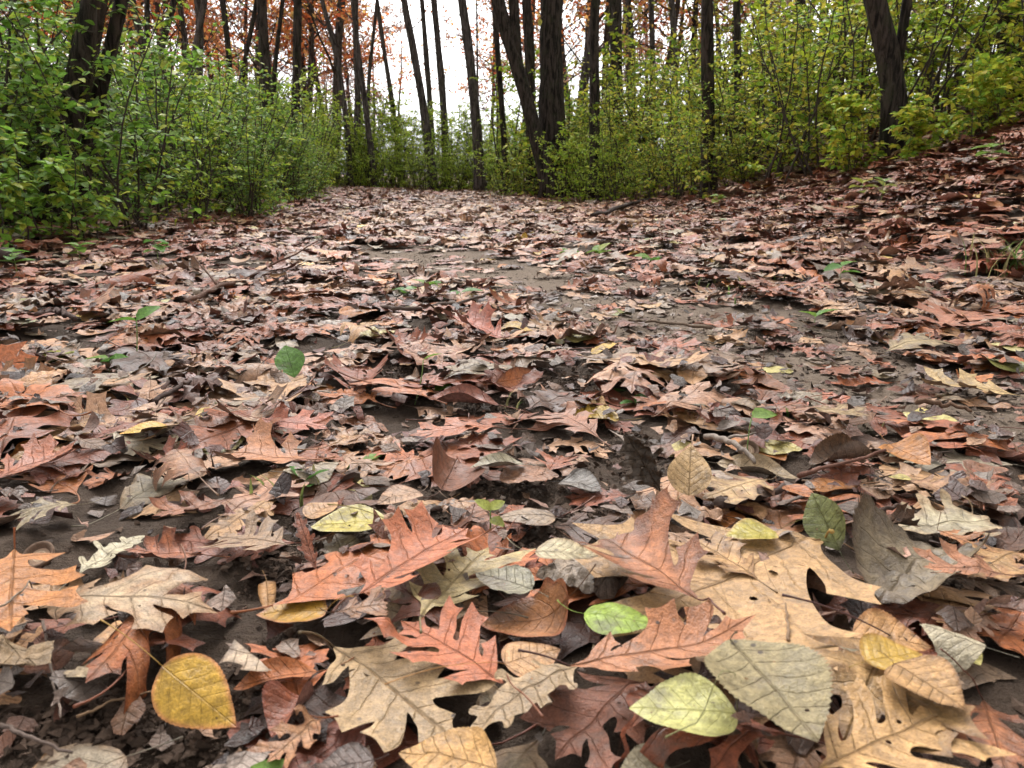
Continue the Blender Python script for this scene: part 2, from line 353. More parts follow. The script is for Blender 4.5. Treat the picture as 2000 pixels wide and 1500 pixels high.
def resample(P, step, amax=.9):
    d = np.hypot(*np.diff(np.vstack([P, P[:1]]), axis=0).T); keep = [P[0]]; acc = 0
    for i in range(1, len(P)):
        acc += d[i - 1]
        a = P[i] - P[i - 1]; b = P[(i + 1) % len(P)] - P[i]
        ang = abs(math.atan2(a[0] * b[1] - a[1] * b[0], a @ b))
        if acc >= step or ang > amax: keep.append(P[i]); acc = 0
    return np.array(keep)
class Tpl: pass
def triangulate(P, veins, istep, ostep, amax=.9, holes=()):
    P = resample(P, ostep, amax); n = len(P)
    V = [tuple(p) for p in P]; E = [(i, (i + 1) % n) for i in range(n)]
    umin, umax = P[:, 0].min(), P[:, 0].max(); vm = abs(P[:, 1]).max()
    k = 0; yy = -vm
    while yy < vm:
        xx = umin + (istep / 2 if k % 2 else 0)
        while xx < umax:
            q = np.array((xx, yy + 0.0003)); dd = np.hypot(P[:, 0] - q[0], P[:, 1] - q[1]).min()
            inside = False; j = n - 1
            for i in range(n):
                if (P[i, 1] > q[1]) != (P[j, 1] > q[1]) and q[0] < (P[j, 0] - P[i, 0]) * (q[1] - P[i, 1]) / (P[j, 1] - P[i, 1]) + P[i, 0]: inside = not inside
                j = i
            if inside and dd > istep * .45: V.append((float(q[0]), float(q[1])))
            xx += istep
        yy += istep * .866; k += 1
    r = delaunay_2d_cdt([Vector(v) for v in V], E, [list(range(n))], 1, 1e-6)
    if holes:
        hv = []; 
        for (hx, hy, hr) in holes:
            k0 = len(V); ring = [(hx + hr * (1 + .25 * math.sin(3 * q + hx * 40)) * math.cos(q), hy + hr * math.sin(q)) for q in np.arange(8) / 8 * 6.283]; V += ring; E += [(k0 + q, k0 + (q + 1) % 8) for q in range(8)]
        r = delaunay_2d_cdt([Vector(v) for v in V], E, [list(range(n))], 1, 1e-6)
        r = list(r); r[2] = [fc for fc in r[2] if not any(math.hypot(sum(r[0][q].x for q in fc) / len(fc) - hx, sum(r[0][q].y for q in fc) / len(fc) - hy) < hr * .85 for hx, hy, hr in holes)]
    t = Tpl(); t.v = np.array([(v.x, v.y) for v in r[0]], float)
    f = []
    for fc in r[2]:
        for i in range(1, len(fc) - 1): f.append((fc[0], fc[i], fc[i + 1]))
    t.f = np.array(f, np.int32); t.veins = veins
    e = np.concatenate([t.f[:, [0, 1]], t.f[:, [1, 2]], t.f[:, [2, 0]]]); t.e = np.concatenate([e, e[:, ::-1]]); t.deg = np.maximum(np.bincount(t.e[:, 0], minlength=len(t.v)), 1)
    # edge closeness (0 inside .. 1 at the rim)
    d = np.array([np.hypot(P[:, 0] - a, P[:, 1] - b).min() for a, b in t.v]); t.rim = np.clip(1 - d / 0.07, 0, 1)
    return t
def make_templates():
    out = {}
    R = random.Random(5)
    def lods(P, veins, l0=True):
        hl = [(R.uniform(.2, .8), R.choice((-1, 1)) * R.uniform(.02, .12), R.uniform(.006, .016)) for _ in range(R.choice((0, 1, 2, 3)))] if l0 else ()
        return (triangulate(P, veins, 0.055, 0.014, .9, hl), triangulate(P, veins, 0.16, 0.055, 1.4), triangulate(P, veins, 0.34, 0.12, 1.6))
    for kind, fn, nvar, wr in (('ro', red_oak_side, 13, (.27, .42)), ('wo', white_oak_side, 7, (.26, .34))):
        out[kind] = []
        for _ in range(nvar):
            wd = R.uniform(*wr); k1, v1 = fn(R, wd); k2, v2 = fn(R, wd * R.uniform(.9, 1.05))
            A = spline(k1); B = spline(k2); B[:, 1] *= -1
            P = np.concatenate([A[:-1], B[:0:-1]]); P[:, 1] += 0.02 * np.sin(P[:, 0] * 3.0) * R.uniform(-1, 1)
            if len(out[kind]) in (6, 11, 12): cut = R.uniform(.62, .8); P[:, 0] = np.where(P[:, 0] > cut, cut + (P[:, 0] - cut) * .12 + .02 * np.sin(P[:, 1] * 47), P[:, 0])
            vv = list(v1) + [tuple((a, -b) for a, b in v) for v in v2]
            out[kind].append(lods(P, vv))
    out['po'] = [lods(*ovate_outline(R, R.uniform(.36, .46), R.uniform(.60, .72), 20, .010)) for _ in range(5)]
    out['ob'] = [lods(*ovate_outline(R, R.uniform(.22, .28), R.uniform(.85, 1.0), 18, .005)) for _ in range(3)]
    out['el'] = [lods(*ovate_outline(R, R.uniform(.27, .32), R.uniform(.80, .9), 30, .022)) for _ in range(3)]
    out['fr'] = [lods(*frag_outline(R)) for _ in range(6)]
    return out
TPL = make_templates()

# ------------------------------------------------------------------ leaf litter: every leaf is dropped on what already lies there
class HF:
    def __init__(s, x0, x1, y0, y1, d):
        s.x0, s.y0, s.d = x0, y0, d; s.nx, s.ny = int((x1 - x0) / d) + 1, int((y1 - y0) / d) + 1
        xs, ys = np.meshgrid(x0 + (np.arange(s.nx) + .5) * d, y0 + (np.arange(s.ny) + .5) * d)
        s.h = terrain(xs, ys)
    def idx(s, x, y):
        return np.clip(((y - s.y0) / s.d).astype(int), 0, s.ny - 1), np.clip(((x - s.x0) / s.d).astype(int), 0, s.nx - 1)
    def get(s, x, y):
        i, j = s.idx(x, y); return s.h[i, j]
    def put(s, x, y, z, rise):
        i, j = s.idx(x, y); z = np.minimum(z, s.h[i, j] + rise); np.maximum.at(s.h, (i, j), z)
NEAR = HF(-2.2, 2.3, 0.05, 1.9, 0.006); FAR = HF(-6, 6, 1.4, 15, 0.02)

def deform(t, L, r, o):
    """template -> relief in leaf space (x along midrib, y across, z up)"""
    u, v = t.v[:, 0], t.v[:, 1] * o.get('w', 1.0)
    k = o.get('roll', 0.0)
    if abs(k) > 0.2:
        y = np.sin(k * v) / k; z = (1 - np.cos(k * v)) / k
    else: y = v.copy(); z = np.zeros_like(v)
    z = z + o.get('fold', 0) * np.abs(v) + o.get('cup', 0) * v * v * 2 + o.get('arch', 0) * (0.25 - (u - .5) ** 2) * 1.0
    z = z + o.get('tip', 0) * np.clip(u - .55, 0, 1) ** 2 * 2 + o.get('twist', 0) * (u - .3) * v
    z = z + o.get('edge', 0) * np.clip(np.abs(v) - .10, 0, 1) ** 1.6 * 2.2
    a, b, c = o['ph']
    z = z + o.get('wr', .012) * (np.sin(u * 9 + a) * np.sin(v * 11 + b) + .6 * np.sin(u * 17 + c + v * 13)) + o.get('crump', 0) * (np.sin(u * 23 + b) * np.sin(v * 29 + a) + np.abs(np.sin(u * 13 + v * 19 + c)))
    bend = o.get('bend', 0); y = y + bend * (u - .5) ** 2
    return np.stack([u, y, z], 1) * L
LEAVES = []      # records of all leaves
def drop(kind, base, yaw, L, col, o, lod, hf, r, tiltx=0., tilty=0., hero=None):
    t = TPL[kind][o.get('var', r.randrange(len(TPL[kind])))][lod]
    p = deform(t, L, r, o); flip = o.get('flip', False)
    if flip: p[:, 1] *= -1
    cx, sx, cy, sy = math.cos(tiltx), math.sin(tiltx), math.cos(tilty), math.sin(tilty)
    R = np.array(((cy, 0, sy), (0, 1, 0), (-sy, 0, cy))) @ np.array(((1, 0, 0), (0, cx, -sx), (0, sx, cx)))
    cw, sw = math.cos(yaw), math.sin(yaw); R = np.array(((cw, -sw, 0), (sw, cw, 0), (0, 0, 1))) @ R
    p = p @ R.T; p[:, 0] += base[0]; p[:, 1] += base[1]
    H = hf.get(p[:, 0], p[:, 1])
    if o.get('cap'): H = np.minimum(H, np.percentile(H, 82) + .003)
    z0 = np.percentile(H - p[:, 2], o.get('perc', 80)) + 0.0012
    z = p[:, 2] + z0; push = np.maximum(H + .0010 - z, 0)
    if lod == 0:      # what lies below bulges the blade softly instead of denting it
        for _ in range(10): push = np.maximum(push, .93 * np.bincount(t.e[:, 0], push[t.e[:, 1]], len(push)) / t.deg)
        for _ in range(3): push = .4 * push + .6 * np.bincount(t.e[:, 0], push[t.e[:, 1]], len(push)) / t.deg
    z = z + push
    z = z + o.get('lift', 0.0)
    p[:, 2] = z
    c = p[t.f].mean(1); q = np.concatenate([p, c]); hf.put(q[:, 0], q[:, 1], q[:, 2], o.get('rise', .011))
    finish(kind, t, p, L, col, o, lod, r, flip, hero, hf)
def finish(kind, t, p, L, col, o, lod, r, flip, hero, hf):
    f = t.f[:, ::-1] if flip else t.f
    rim = o.get('rimc'); C = np.tile(np.asarray(col, float), (len(p), 1))
    if rim is None and r.random() < .5: rim = np.asarray(col) * r.choice((np.array((.45, .38, .34)), np.array((.7, .55, .45)), np.array((1.2, 1.2, 1.2))))
    if rim is not None: C = C + (np.asarray(rim) - C) * (t.rim ** 1.5)[:, None] * .9
    C = C * (1 + o.get('grad', 0) * (t.v[:, :1] - .5))
    m = dict(kind=kind, t=t, p=p, f=f, c=C, uv=t.v * np.array((1, 1.0)), L=L, col=col, lod=lod, hero=hero, o=o, flip=flip, yawdir=None)
    LEAVES.append(m)
def opts(r, near):
    o = dict(ph=(r.uniform(0, 6.3), r.uniform(0, 6.3), r.uniform(0, 6.3)), flip=r.random() < .45, wr=r.uniform(.010, .028), bend=r.uniform(-.12, .12))
    q = r.random()
    o['cup'] = r.uniform(-.3, .25); o['arch'] = r.uniform(-.10, .22); o['edge'] = r.uniform(-.3, .18); o['tip'] = r.uniform(-.25, .22); o['twist'] = r.uniform(-.3, .3)
    if q < .09: o['roll'] = r.uniform(2.0, 5.5) * r.choice((1, 1, -1)); o['perc'] = 95
    elif q < .20: o['fold'] = r.uniform(.1, .3); o['edge'] = r.uniform(.1, .5)
    elif q < .36: o['crump'] = r.uniform(.02, .05); o['arch'] = r.uniform(.2, .6)
    return o
PAL = [  # name, sRGB, weight near, weight far
    ('rust', (160, 94, 68), 3.2, 4.0), ('orange brown', (186, 114, 74), 1.8, 1.6), ('tan', (192, 150, 118), 2.0, 1.6), ('pinkish beige', (186, 146, 128), 2.8, 4.2),
    ('reddish brown', (138, 80, 62), 1.8, 2.4), ('dark brown', (100, 68, 56), 1.0, 1.1), ('grey brown', (146, 124, 110), 1.0, .7), ('pale grey', (172, 156, 144), .5, .4)]
PALO = [('peach', (202, 158, 122), 2.2), ('orange', (192, 124, 68), 1.0), ('yellow', (208, 172, 80), .6), ('pale yellow', (206, 192, 134), .5), ('grey', (166, 152, 142), 1.8), ('brown', (146, 100, 80), 1.9), ('olive', (146, 146, 84), .25)]
ALB = 0.60; WARM = np.array((1.0, .985, .80))
def pick_leaf(r, far, x):
    if r.random() < (.26 if not far else .20):
        kind = r.choices(('po', 'ob', 'el', 'fr'), (4, 1.6, 1, 1.8))[0]; nm, c, _ = r.choices(PALO, [p[2] for p in PALO])[0]
        if kind == 'fr': nm, c = r.choice([(p[0], p[1]) for p in PAL[2:]])
    else:
        kind = 'ro' if r.random() < .74 else 'wo'; nm, c, _, _ = r.choices(PAL, [p[3] if far else p[2] for p in PAL])[0]
    j = np.array([r.uniform(.88, 1.12)] * 3) * np.array([r.uniform(.95, 1.05) for _ in range(3)])
    return kind, nm, lin(*c, ALB) * j * WARM

LR = random.Random(11)
def left_edge(y): return np.interp(y, (0, 2.2, 3.0, 4.4, 8.0, 12.5, 16), (-1.6, -1.55, -1.38, -1.55, -2.05, -3.3, -5))
def right_edge(y): return np.interp(y, (0, 2.8, 4.0, 5.0, 6.5, 8.6, 9.6, 12.5, 16), (3.2, 2.6, 2.15, 1.72, 1.32, .55, .0, -.6, -2))
def scatter(y0, y1, per_m2, lod, hf, size, far, xlim, layer):
    A = (y1 - y0) * (xlim[1] - xlim[0]); n = int(A * per_m2); P = []
    for _ in range(n):
        x, y = LR.uniform(*xlim), LR.uniform(y0, y1)
        if abs(x) > .80 * y + (1.7 if lod else .5) and y < 5: continue
        if x < left_edge(y) - .9 or x > right_edge(y) + (1.6 if y < 6 else .9): continue
        P.append((x, y))
    P = np.array(P); keep = np.clip(trackness(P[:, 0], P[:, 1]), 0, 1) * .52
    keep = np.maximum(keep, patchness(P[:, 0], P[:, 1]) * .78)
    # the middle of the path carries a thinner cover than its sides
    for (x, y), k in zip(P, keep):
        if LR.random() < k: continue
        kind, nm, c = pick_leaf(LR, far, x)
        if y > 3.8 and x < .9 and LR.random() < .42: nm, c = 'pinkish beige', lin(200, 158, 132, ALB) * WARM * LR.uniform(.85, 1.1)
        if (x > 1.1 or x < -.9) and y > 1.6 and LR.random() < .3: nm, c = 'rust', lin(164, 92, 66, ALB) * WARM * LR.uniform(.8, 1.1)
        L = LR.uniform(*size) * (1 if kind in ('ro', 'wo') else .60)
        if kind == 'fr': L *= .8
        if k > .25: L *= .72
        if lod == 0 and y < .66: L *= .70
        o = opts(LR, not far); o['nm'] = nm
        flatter = 1 - .6 * min(1, k * 1.5)
        for q_ in ('cup', 'edge', 'arch', 'tip', 'fold'):
            if q_ in o: o[q_] *= flatter
        yaw = LR.uniform(0, 6.283); base = (x - math.cos(yaw) * L * .5, y - math.sin(yaw) * L * .5)
        s = .06 if LR.random() < .88 else (.20 if y > .85 else .08)
        drop(kind, base, yaw, L, c, o, lod, hf, LR, LR.gauss(0, s) * flatter, LR.gauss(0, s) * flatter)
scatter(0.12, 1.75, 230, 1, NEAR, (.07, .13), False, (-2.1, 2.2), 0)
scatter(0.12, 1.75, 240, 0, NEAR, (.065, .145), False, (-1.45, 1.45), 1)
# crumbled bits of leaf between the whole ones
for _ in range(7500):
    x, y = LR.uniform(-1.2, 1.2), .14 + 1.6 * LR.random() ** 1.3
    if abs(x) > .80 * y + .3: continue
    o = opts(LR, True); o['nm'] = 'brown'; cc = lin(*LR.choice(PAL[2:])[1], ALB) * LR.uniform(.35, 1.0); drop('fr', (x, y), LR.uniform(0, 6.28), LR.choice((.008, .012, .016, .022, .03, .04)), cc, o, 2, NEAR, LR, LR.gauss(0, .3), LR.gauss(0, .3))
scatter(1.70, 4.60, 330, 1, FAR, (.075, .145), True, (-3.2, 4.6), 1)
scatter(1.70, 5.2, 270, 1, FAR, (.075, .14), True, (.9, 4.6), 1)
scatter(4.60, 14.5, 260, 2, FAR, (.085, .15), True, (-5.5, 4.2), 1)

# ------------------------------------------------------------------ the leaves one can name, laid where the photograph shows them
HR = random.Random(3)
LATE = []
def hero(*a_, late=False, **k_):
    if late: k_.setdefault('cap', True); k_.setdefault('perc', 97); LATE.append((a_, k_))
    else: lay(*a_, **k_)
def lay(kind, b, t, rgb, label, short=None, stalk=None, cat=None, Yt=None, stalkc=None, name=None, mat=None, dz=.02, **o):
    d = dict(ph=(HR.uniform(0, 6.3), HR.uniform(0, 6.3), HR.uniform(0, 6.3)), wr=.008, cup=.15, edge=.25, arch=.1, perc=92, rise=.03)
    d.update(o); col = lin(*rgb, ALB) * WARM; col = (col * .92 + col.mean() * .08) * np.array((.97, 1.03, .97))
    for q_ in ('edge', 'fold', 'tip'):
        if q_ in d: d[q_] *= .40
    if 'rim' in o: d['rimc'] = lin(*o['rim'], ALB)
    B = ground(*b, dz)
    info = dict(label=label, short=short, stalk=stalk, stalkc=stalkc, mat=mat)
    if Yt is None:
        T = ground(*t, dz); hf_ = NEAR if B[1] < 1.8 else FAR; h0 = hf_.h.copy(); st_ = HR.getstate(); d.setdefault('var', HR.randrange(len(TPL[kind]))); eye = np.array((0, 0, CAM_H))
        for it in range(5):      # settle: the pile it comes to rest on decides how high, and so where, it lies
            v = T - B; L = float(np.hypot(v[0], v[1])); yaw = math.atan2(v[1], v[0])
            drop(kind, B[:2], yaw, L, col, d, 0, hf_, HR, d.get('tx', 0), d.get('ty', 0), info)
            if it == 4: break
            m = LEAVES.pop(); hf_.h[:] = h0; u_ = m['t'].v; zb = float(m['p'][np.argsort(((u_ - (0, 0)) ** 2).sum(1))[:6], 2].mean()); zt = float(m['p'][np.argsort(((u_ - (1, 0)) ** 2).sum(1))[:6], 2].mean()); za = .5 * (zb + zt)
            rb, rt = ray(*b), ray(*t); B = B * .4 + .6 * (eye + rb * ((.5 * zb + .5 * za - CAM_H) / rb[2])); T = T * .4 + .6 * (eye + rt * ((.5 * zt + .5 * za - CAM_H) / rt[2]))
    else:      # a leaf that stands up
        T = at(*t, B[1] + Yt); ax = T - B; L = float(np.linalg.norm(ax)); ax = ax / L
        view = np.array((0, 0, CAM_H)) - B; view = view / np.linalg.norm(view); rl = d.get('turn', 0.0)
        sd = np.cross(ax, view); sd /= np.linalg.norm(sd); nn = np.cross(sd, ax) * -1
        nn = np.cross(ax, sd) if np.dot(np.cross(ax, sd), view) > 0 else -np.cross(ax, sd)
        sd2 = sd * math.cos(rl) + nn * math.sin(rl); n2 = nn * math.cos(rl) - sd * math.sin(rl)
        tp = TPL[kind][d.get('var', 0)][0]; p = deform(tp, L, HR, d)
        p = B + p[:, :1] * ax + p[:, 1:2] * sd2 + p[:, 2:] * n2
        finish(kind, tp, p, L, col, d, 0, HR, np.dot(np.cross(ax, sd2), n2) < 0, info, NEAR)

# middle distance first (what lies lower is laid first)
hero('ro', (985, 652), (878, 622), (186, 96, 74), 'upturned rust red oak leaf with raised lobes in mid path', 'the upturned rust oak leaf', edge=1.6, fold=.3, ty=-.25, var=1, lift=.006)
hero('ob', (968, 747), (1058, 733), (192, 108, 58), 'orange oval leaf standing on its edge above a soil patch', 'the edge-standing orange oval leaf', tx=.9, cup=.4)
hero('ob', (975, 787), (828, 777), (166, 96, 82), 'long reddish oval leaf folded into a boat shape', 'the boat-shaped reddish leaf', roll=3.5, w=1.15)
hero('ro', (972, 832), (798, 850), (192, 112, 84), 'flat orange brown pointed oak leaf pointing left beside dark soil', 'the left-pointing orange oak leaf', edge=.3, var=2)
hero('ob', (575, 738), (556, 674), (112, 158, 70), 'bright green heart-shaped leaf standing upright among rust leaves', 'the upright green leaf', Yt=.03, w=1.7, mat='fresh')
hero('po', (328, 832), (232, 848), (218, 176, 74), 'golden yellow oval leaf lying flat left of centre', 'the flat golden oval leaf', rim=(226, 160, 80), w=.8)
hero('ro', (450, 975), (296, 1004), (176, 112, 86), 'brown oak leaf with broad upturned lobes left of centre', 'the broad-lobed brown oak leaf', edge=1.0, var=3, lift=.004)
hero('ro', (378, 915), (290, 892), (178, 92, 58), 'rust oak leaf folded up into a pointed cup', 'the pointed-cup rust leaf', edge=1.9, fold=.5, var=4)
hero('ro', (-8, 930), (150, 868), (184, 104, 76), 'orange rust oak leaf at the left edge with raised tip', 'the left-edge rust oak leaf', tip=.8, edge=.9, var=5)
hero('ro', (150, 985), (28, 1015), (158, 136, 116), 'grey brown oak leaf with curled lobes above the acorn cap', 'the grey brown curled oak leaf', edge=-.6, arch=.4, var=0, lift=.008)
hero('ro', (600, 895), (395, 880), (196, 128, 94), 'large peach brown oak leaf with tips turned up behind the cup leaf', 'the large peach oak leaf', edge=1.1, var=6)
hero('ro', (500, 800), (640, 815), (186, 106, 90), 'smooth rust pink oak leaf lying behind the large peach leaf', 'the smooth rust pink leaf', edge=.4, var=7)
hero('po', (862, 955), (893, 897), (138, 84, 66), 'dark brown oval leaf with tilted back half beside bare soil', 'the tilted dark brown oval leaf', tx=.5, cup=1.2, w=1.0)
hero('po', (975, 935), (1092, 930), (168, 118, 100), 'blotched reddish oval leaf beside dark soil', 'the blotched reddish oval leaf', crump=.02)
hero('ob', (1025, 905), (918, 912), (176, 162, 152), 'grey curled oval leaf with pale underside at the soil edge', 'the grey curled oval leaf', roll=3, w=1.1)
hero('po', (1095, 940), (1178, 960), (130, 118, 124), 'purple grey oval leaf left of the dark crumpled heap', 'the purple grey leaf', cup=.3)
hero('po', (1345, 968), (1350, 868), (206, 166, 130), 'peach oval leaf standing upright with pale midrib', 'the upright peach leaf', late=True, Yt=.035, w=.85, cup=.4, stalk=(1312, 990))
hero('wo', (1290, 960), (1225, 850), (84, 66, 58), 'dark crumpled standing oak leaf on the soil heap', 'the dark crumpled standing leaf', Yt=.02, crump=.07, cup=1.5, w=1.2)
hero('ro', (1170, 850), (1060, 800), (178, 122, 108), 'dusky pink oak leaf with drooping lobes right of centre', 'the dusky pink oak leaf', edge=-.4, arch=.35, var=8)
hero('ro', (1580, 800), (1700, 812), (190, 158, 128), 'pale tan oak leaf lying on the trodden track', 'the pale track oak leaf', var=1, edge=.1)
hero('ro', (1730, 684), (1855, 668), (182, 156, 126), 'tan oak leaf arched over the far track edge', 'the arched tan oak leaf', edge=-.4, arch=.4, var=2)
hero('ro', (1990, 770), (1800, 742), (196, 160, 118), 'big tan oak leaf with upturned brown points at right edge', 'the big right-edge oak leaf', edge=.9, var=3)
hero('ro', (1840, 640), (1900, 606), (190, 120, 98), 'salmon oak leaf lying flat far right', 'the salmon oak leaf', var=4)
hero('ro', (1480, 740), (1420, 872), (122, 78, 64), 'brown oak leaf curled into a standing hood', 'the brown hood leaf', Yt=-.01, roll=4.5)
hero('po', (1738, 868), (1818, 906), (196, 126, 62), 'orange oval leaf with dark specks and a torn notch', 'the speckled orange leaf', w=1.1, cup=.4, tx=.25)
hero('el', (1700, 890), (1580, 905), (120, 88, 72), 'brown oval leaf rolled into a tube', 'the rolled brown leaf', roll=6, w=1.1)
hero('ob', (1400, 900), (1560, 925), (178, 150, 130), 'long pale brown leaf rolled over itself', 'the long rolled pale leaf', roll=4.2)
hero('ro', (1500, 935), (1370, 975), (208, 168, 132), 'smooth peach leaf with straight edge behind the dark stick', 'the smooth peach leaf', var=5, edge=.2)
hero('po', (1530, 950), (1600, 975), (198, 116, 66), 'orange oval leaf edge beside the dark stick', None, w=.8)
hero('po', (1780, 935), (1735, 930), (212, 190, 120), 'small pale yellow leaf at the right side', None)
hero('ob', (1640, 1075), (1585, 962), (152, 156, 108), 'greenish grey leaf standing upright with pale midrib', 'the upright greenish leaf', Yt=.03, w=1.55, cup=.3, turn=.35)
hero('wo', (1740, 1030), (1990, 1010), (204, 186, 172), 'pale pinkish oak leaf with rounded lobes and holes at right', 'the pale pinkish oak leaf', edge=.5, crump=.015)
hero('ro', (1700, 1020), (1800, 1030), (110, 78, 64), 'dark brown oak leaf curling over at right', None, roll=4, lift=.01)
hero('ro', (1830, 1035), (1930, 1080), (180, 116, 78), 'orange brown oak leaf with upright stalk near right edge', 'the orange brown leaf at right', edge=.9, stalk=(1838, 1000), var=6)
hero('ro', (1990, 1075), (1890, 1130), (196, 150, 110), 'tan oak leaf with curled edge at right border', None, edge=.5, var=2)
hero('po', (1085, 1008), (968, 1012), (172, 146, 138), 'pinkish oval leaf with a purple half beside bare soil', 'the half-purple oval leaf', w=.8, cup=-.3, arch=.3)
hero('po', (820, 960), (735, 985), (190, 150, 136), 'rosy beige oval leaf behind the long yellow leaf', None, w=1.1)
hero('po', (600, 1010), (660, 980), (196, 146, 110), 'peach oval leaf left of the long yellow leaf', None)
hero('ob', (766, 1018), (606, 1026), (214, 190, 84), 'long yellow oval leaf with pale rim on rust leaves', 'the long yellow leaf', late=True, w=1.45, rim=(226, 214, 150), stalk=(640, 985), mat='fresh')
hero('wo', (150, 1120), (280, 1040), (206, 190, 178), 'pale grey oak leaf with curled up side near acorn cap', 'the pale curled oak leaf', edge=.9, crump=.01)
hero('ro', (400, 1080), (240, 1075), (178, 98, 58), 'orange oak leaf with upturned points left of the yellow leaf', 'the upturned orange oak leaf', edge=1.6, var=7)
hero('ro', (560, 1075), (420, 1040), (176, 140, 124), 'dusty pink oak leaf sloping across the left middle', None, edge=.2, var=8, ty=.2)
hero('wo', (620, 1120), (580, 1000), (170, 98, 76), 'rust oak strip leaning up left of the long yellow leaf', None, Yt=.03, w=.45)
hero('po', (1045, 1080), (1170, 1090), (202, 184, 166), 'whitish oval leaf under the raised orange oak leaf', 'the whitish oval leaf', late=True, w=.9)
hero('po', (1040, 1150), (928, 1118), (164, 154, 144), 'grey oval leaf with bluish blotch on dark soil', 'the grey blotched leaf', late=True, w=1.05, crump=.012)
hero('ro', (820, 1208), (955, 1068), (186, 160, 124), 'flat tan oak leaf on dark soil left of the grey leaf', 'the flat tan oak leaf', var=3, edge=.25, stalk=(822, 1235))
hero('ro', (700, 1160), (915, 1032), (190, 108, 78), 'bright rust oak leaf with a tall upright lobe', 'the rust leaf with a tall lobe', edge=1.2, fold=.2, var=4, lift=.008, stalk=(650, 1195))
hero('po', (640, 1192), (500, 1200), (216, 158, 54), 'round golden leaf with pink edge and dark specks', 'the round golden leaf', late=True, rim=(186, 122, 96), w=1.05, stalk=(690, 1165), mat='fresh')
hero('ob', (520, 1130), (525, 1195), (206, 150, 100), 'small rolled tan leaf on the round golden leaf', None, roll=7, w=.8)
hero('ro', (1610, 1050), (1180, 1245), (202, 156, 118), 'very large flat tan oak leaf with long pale stalk', 'the very large tan oak leaf', var=5, edge=.12, arch=.06, wr=.006, stalk=(1625, 1038), stalkc=(196, 160, 84), w=1.15)
hero('ro', (1480, 1130), (1345, 1050), (206, 158, 118), 'tan oak leaf tucked behind the raised orange leaf', None, var=1, edge=.1)
hero('ro', (1365, 1168), (1118, 1015), (194, 122, 88), 'orange brown oak leaf with long raised lobes', 'the raised orange oak leaf', var=6, edge=1.0, fold=.25, lift=.012, stalk=(1415, 1198), stalkc=(110, 62, 48))
hero('po', (1515, 1040), (1416, 1048), (206, 186, 84), 'small mottled yellow leaf on tan oak leaves', 'the small mottled yellow leaf', late=True, w=.95, rim=(214, 176, 110), stalk=(1575, 1012), mat='fresh')
hero('el', (1830, 1062), (1720, 1172), (142, 122, 108), 'crumpled grey brown leaf with dark blotch and round edge', 'the crumpled grey brown leaf', w=1.5, crump=.03, roll=2.5)
hero('ro', (1960, 1130), (1800, 1115), (186, 122, 96), 'reddish tan oak leaf behind the grey rounded leaf', None, edge=.8, var=0)
hero('ro', (60, 1198), (416, 1205), (200, 170, 154), 'big pinkish beige oak leaf arched over a dark hollow', 'the arched pinkish oak leaf', var=2, edge=-.35, arch=.55, bend=.25, lift=.006, stalk=(-20, 1190), w=.95)
hero('ro', (30, 1082), (22, 1245), (204, 130, 74), 'orange oak leaf with thin upright stalk at left edge', 'the orange left-edge leaf', var=0, edge=.2, stalk=(28, 1030), stalkc=(170, 96, 50), w=.9, lift=.008)
hero('fr', (420, 1260), (575, 1300), (198, 170, 160), 'pale pinkish torn leaf piece with straight edges', 'the pale torn leaf piece', late=True, var=0, cup=.2)
hero('ob', (620, 1310), (455, 1345), (186, 106, 56), 'orange curled leaf under the pale torn piece', None, roll=4)
hero('fr', (10, 1300), (110, 1350), (150, 122, 102), 'brown ragged leaf in the lower left corner', None, var=1, crump=.03)
hero('fr', (110, 1290), (215, 1270), (196, 168, 146), 'pale brown ragged leaf lower left', None, var=2, crump=.02)
hero('po', (600, 1360), (530, 1440), (158, 84, 58), 'red brown oval leaf with a pale patch lower left', 'the red brown oval leaf', cup=1.1, tx=.3, rim=(140, 70, 44))
hero('ro', (630, 1400), (520, 1490), (196, 142, 114), 'peach brown oak leaf at the bottom edge left of centre', 'the bottom peach brown oak leaf', var=3)
hero('ro', (650, 1262), (890, 1448), (180, 146, 118), 'broad grey tan oak leaf with dark midrib lower centre', 'the broad grey tan oak leaf', var=7, w=1.05, edge=.1, stalk=(585, 1235))
hero('ro', (660, 1235), (800, 1215), (176, 128, 106), 'dull pink leaf behind the broad grey tan leaf', None, var=6, edge=.2)
hero('po', (1110, 1205), (930, 1215), (194, 128, 88), 'brown speckled round leaf behind the peach leaf', None, w=1.0, rim=(170, 96, 62))
hero('ro', (985, 1335), (782, 1213), (198, 112, 82), 'bright rust orange oak leaf in the lower centre', 'the bright rust orange oak leaf', var=8, edge=.4, stalk=(1060, 1400))
hero('ro', (1255, 1322), (1085, 1480), (144, 88, 74), 'wide reddish brown leaf with bent surface at bottom centre', 'the wide reddish brown leaf', var=1, w=1.15, edge=.2, arch=.25, wr=.02)
hero('wo', (1130, 1300), (915, 1440), (176, 146, 126), 'wrinkled pinkish grey oak leaf twisted in bottom centre', 'the wrinkled pinkish grey leaf', edge=.5, arch=.4, crump=.02, twist=.6, lift=.006)
hero('po', (985, 1292), (1095, 1262), (212, 160, 124), 'smooth peach oval leaf with long straight stalk', 'the smooth peach oval leaf', late=True, w=1.3, stalk=(752, 1336), stalkc=(210, 150, 84), cup=-.2)
hero('ro', (1740, 1240), (1650, 1455), (202, 158, 116), 'large smooth tan oak leaf pointing to the bottom edge', 'the large smooth tan oak leaf', var=5, edge=.15, stalk=(1528, 1162), stalkc=(84, 46, 40), w=1.1)
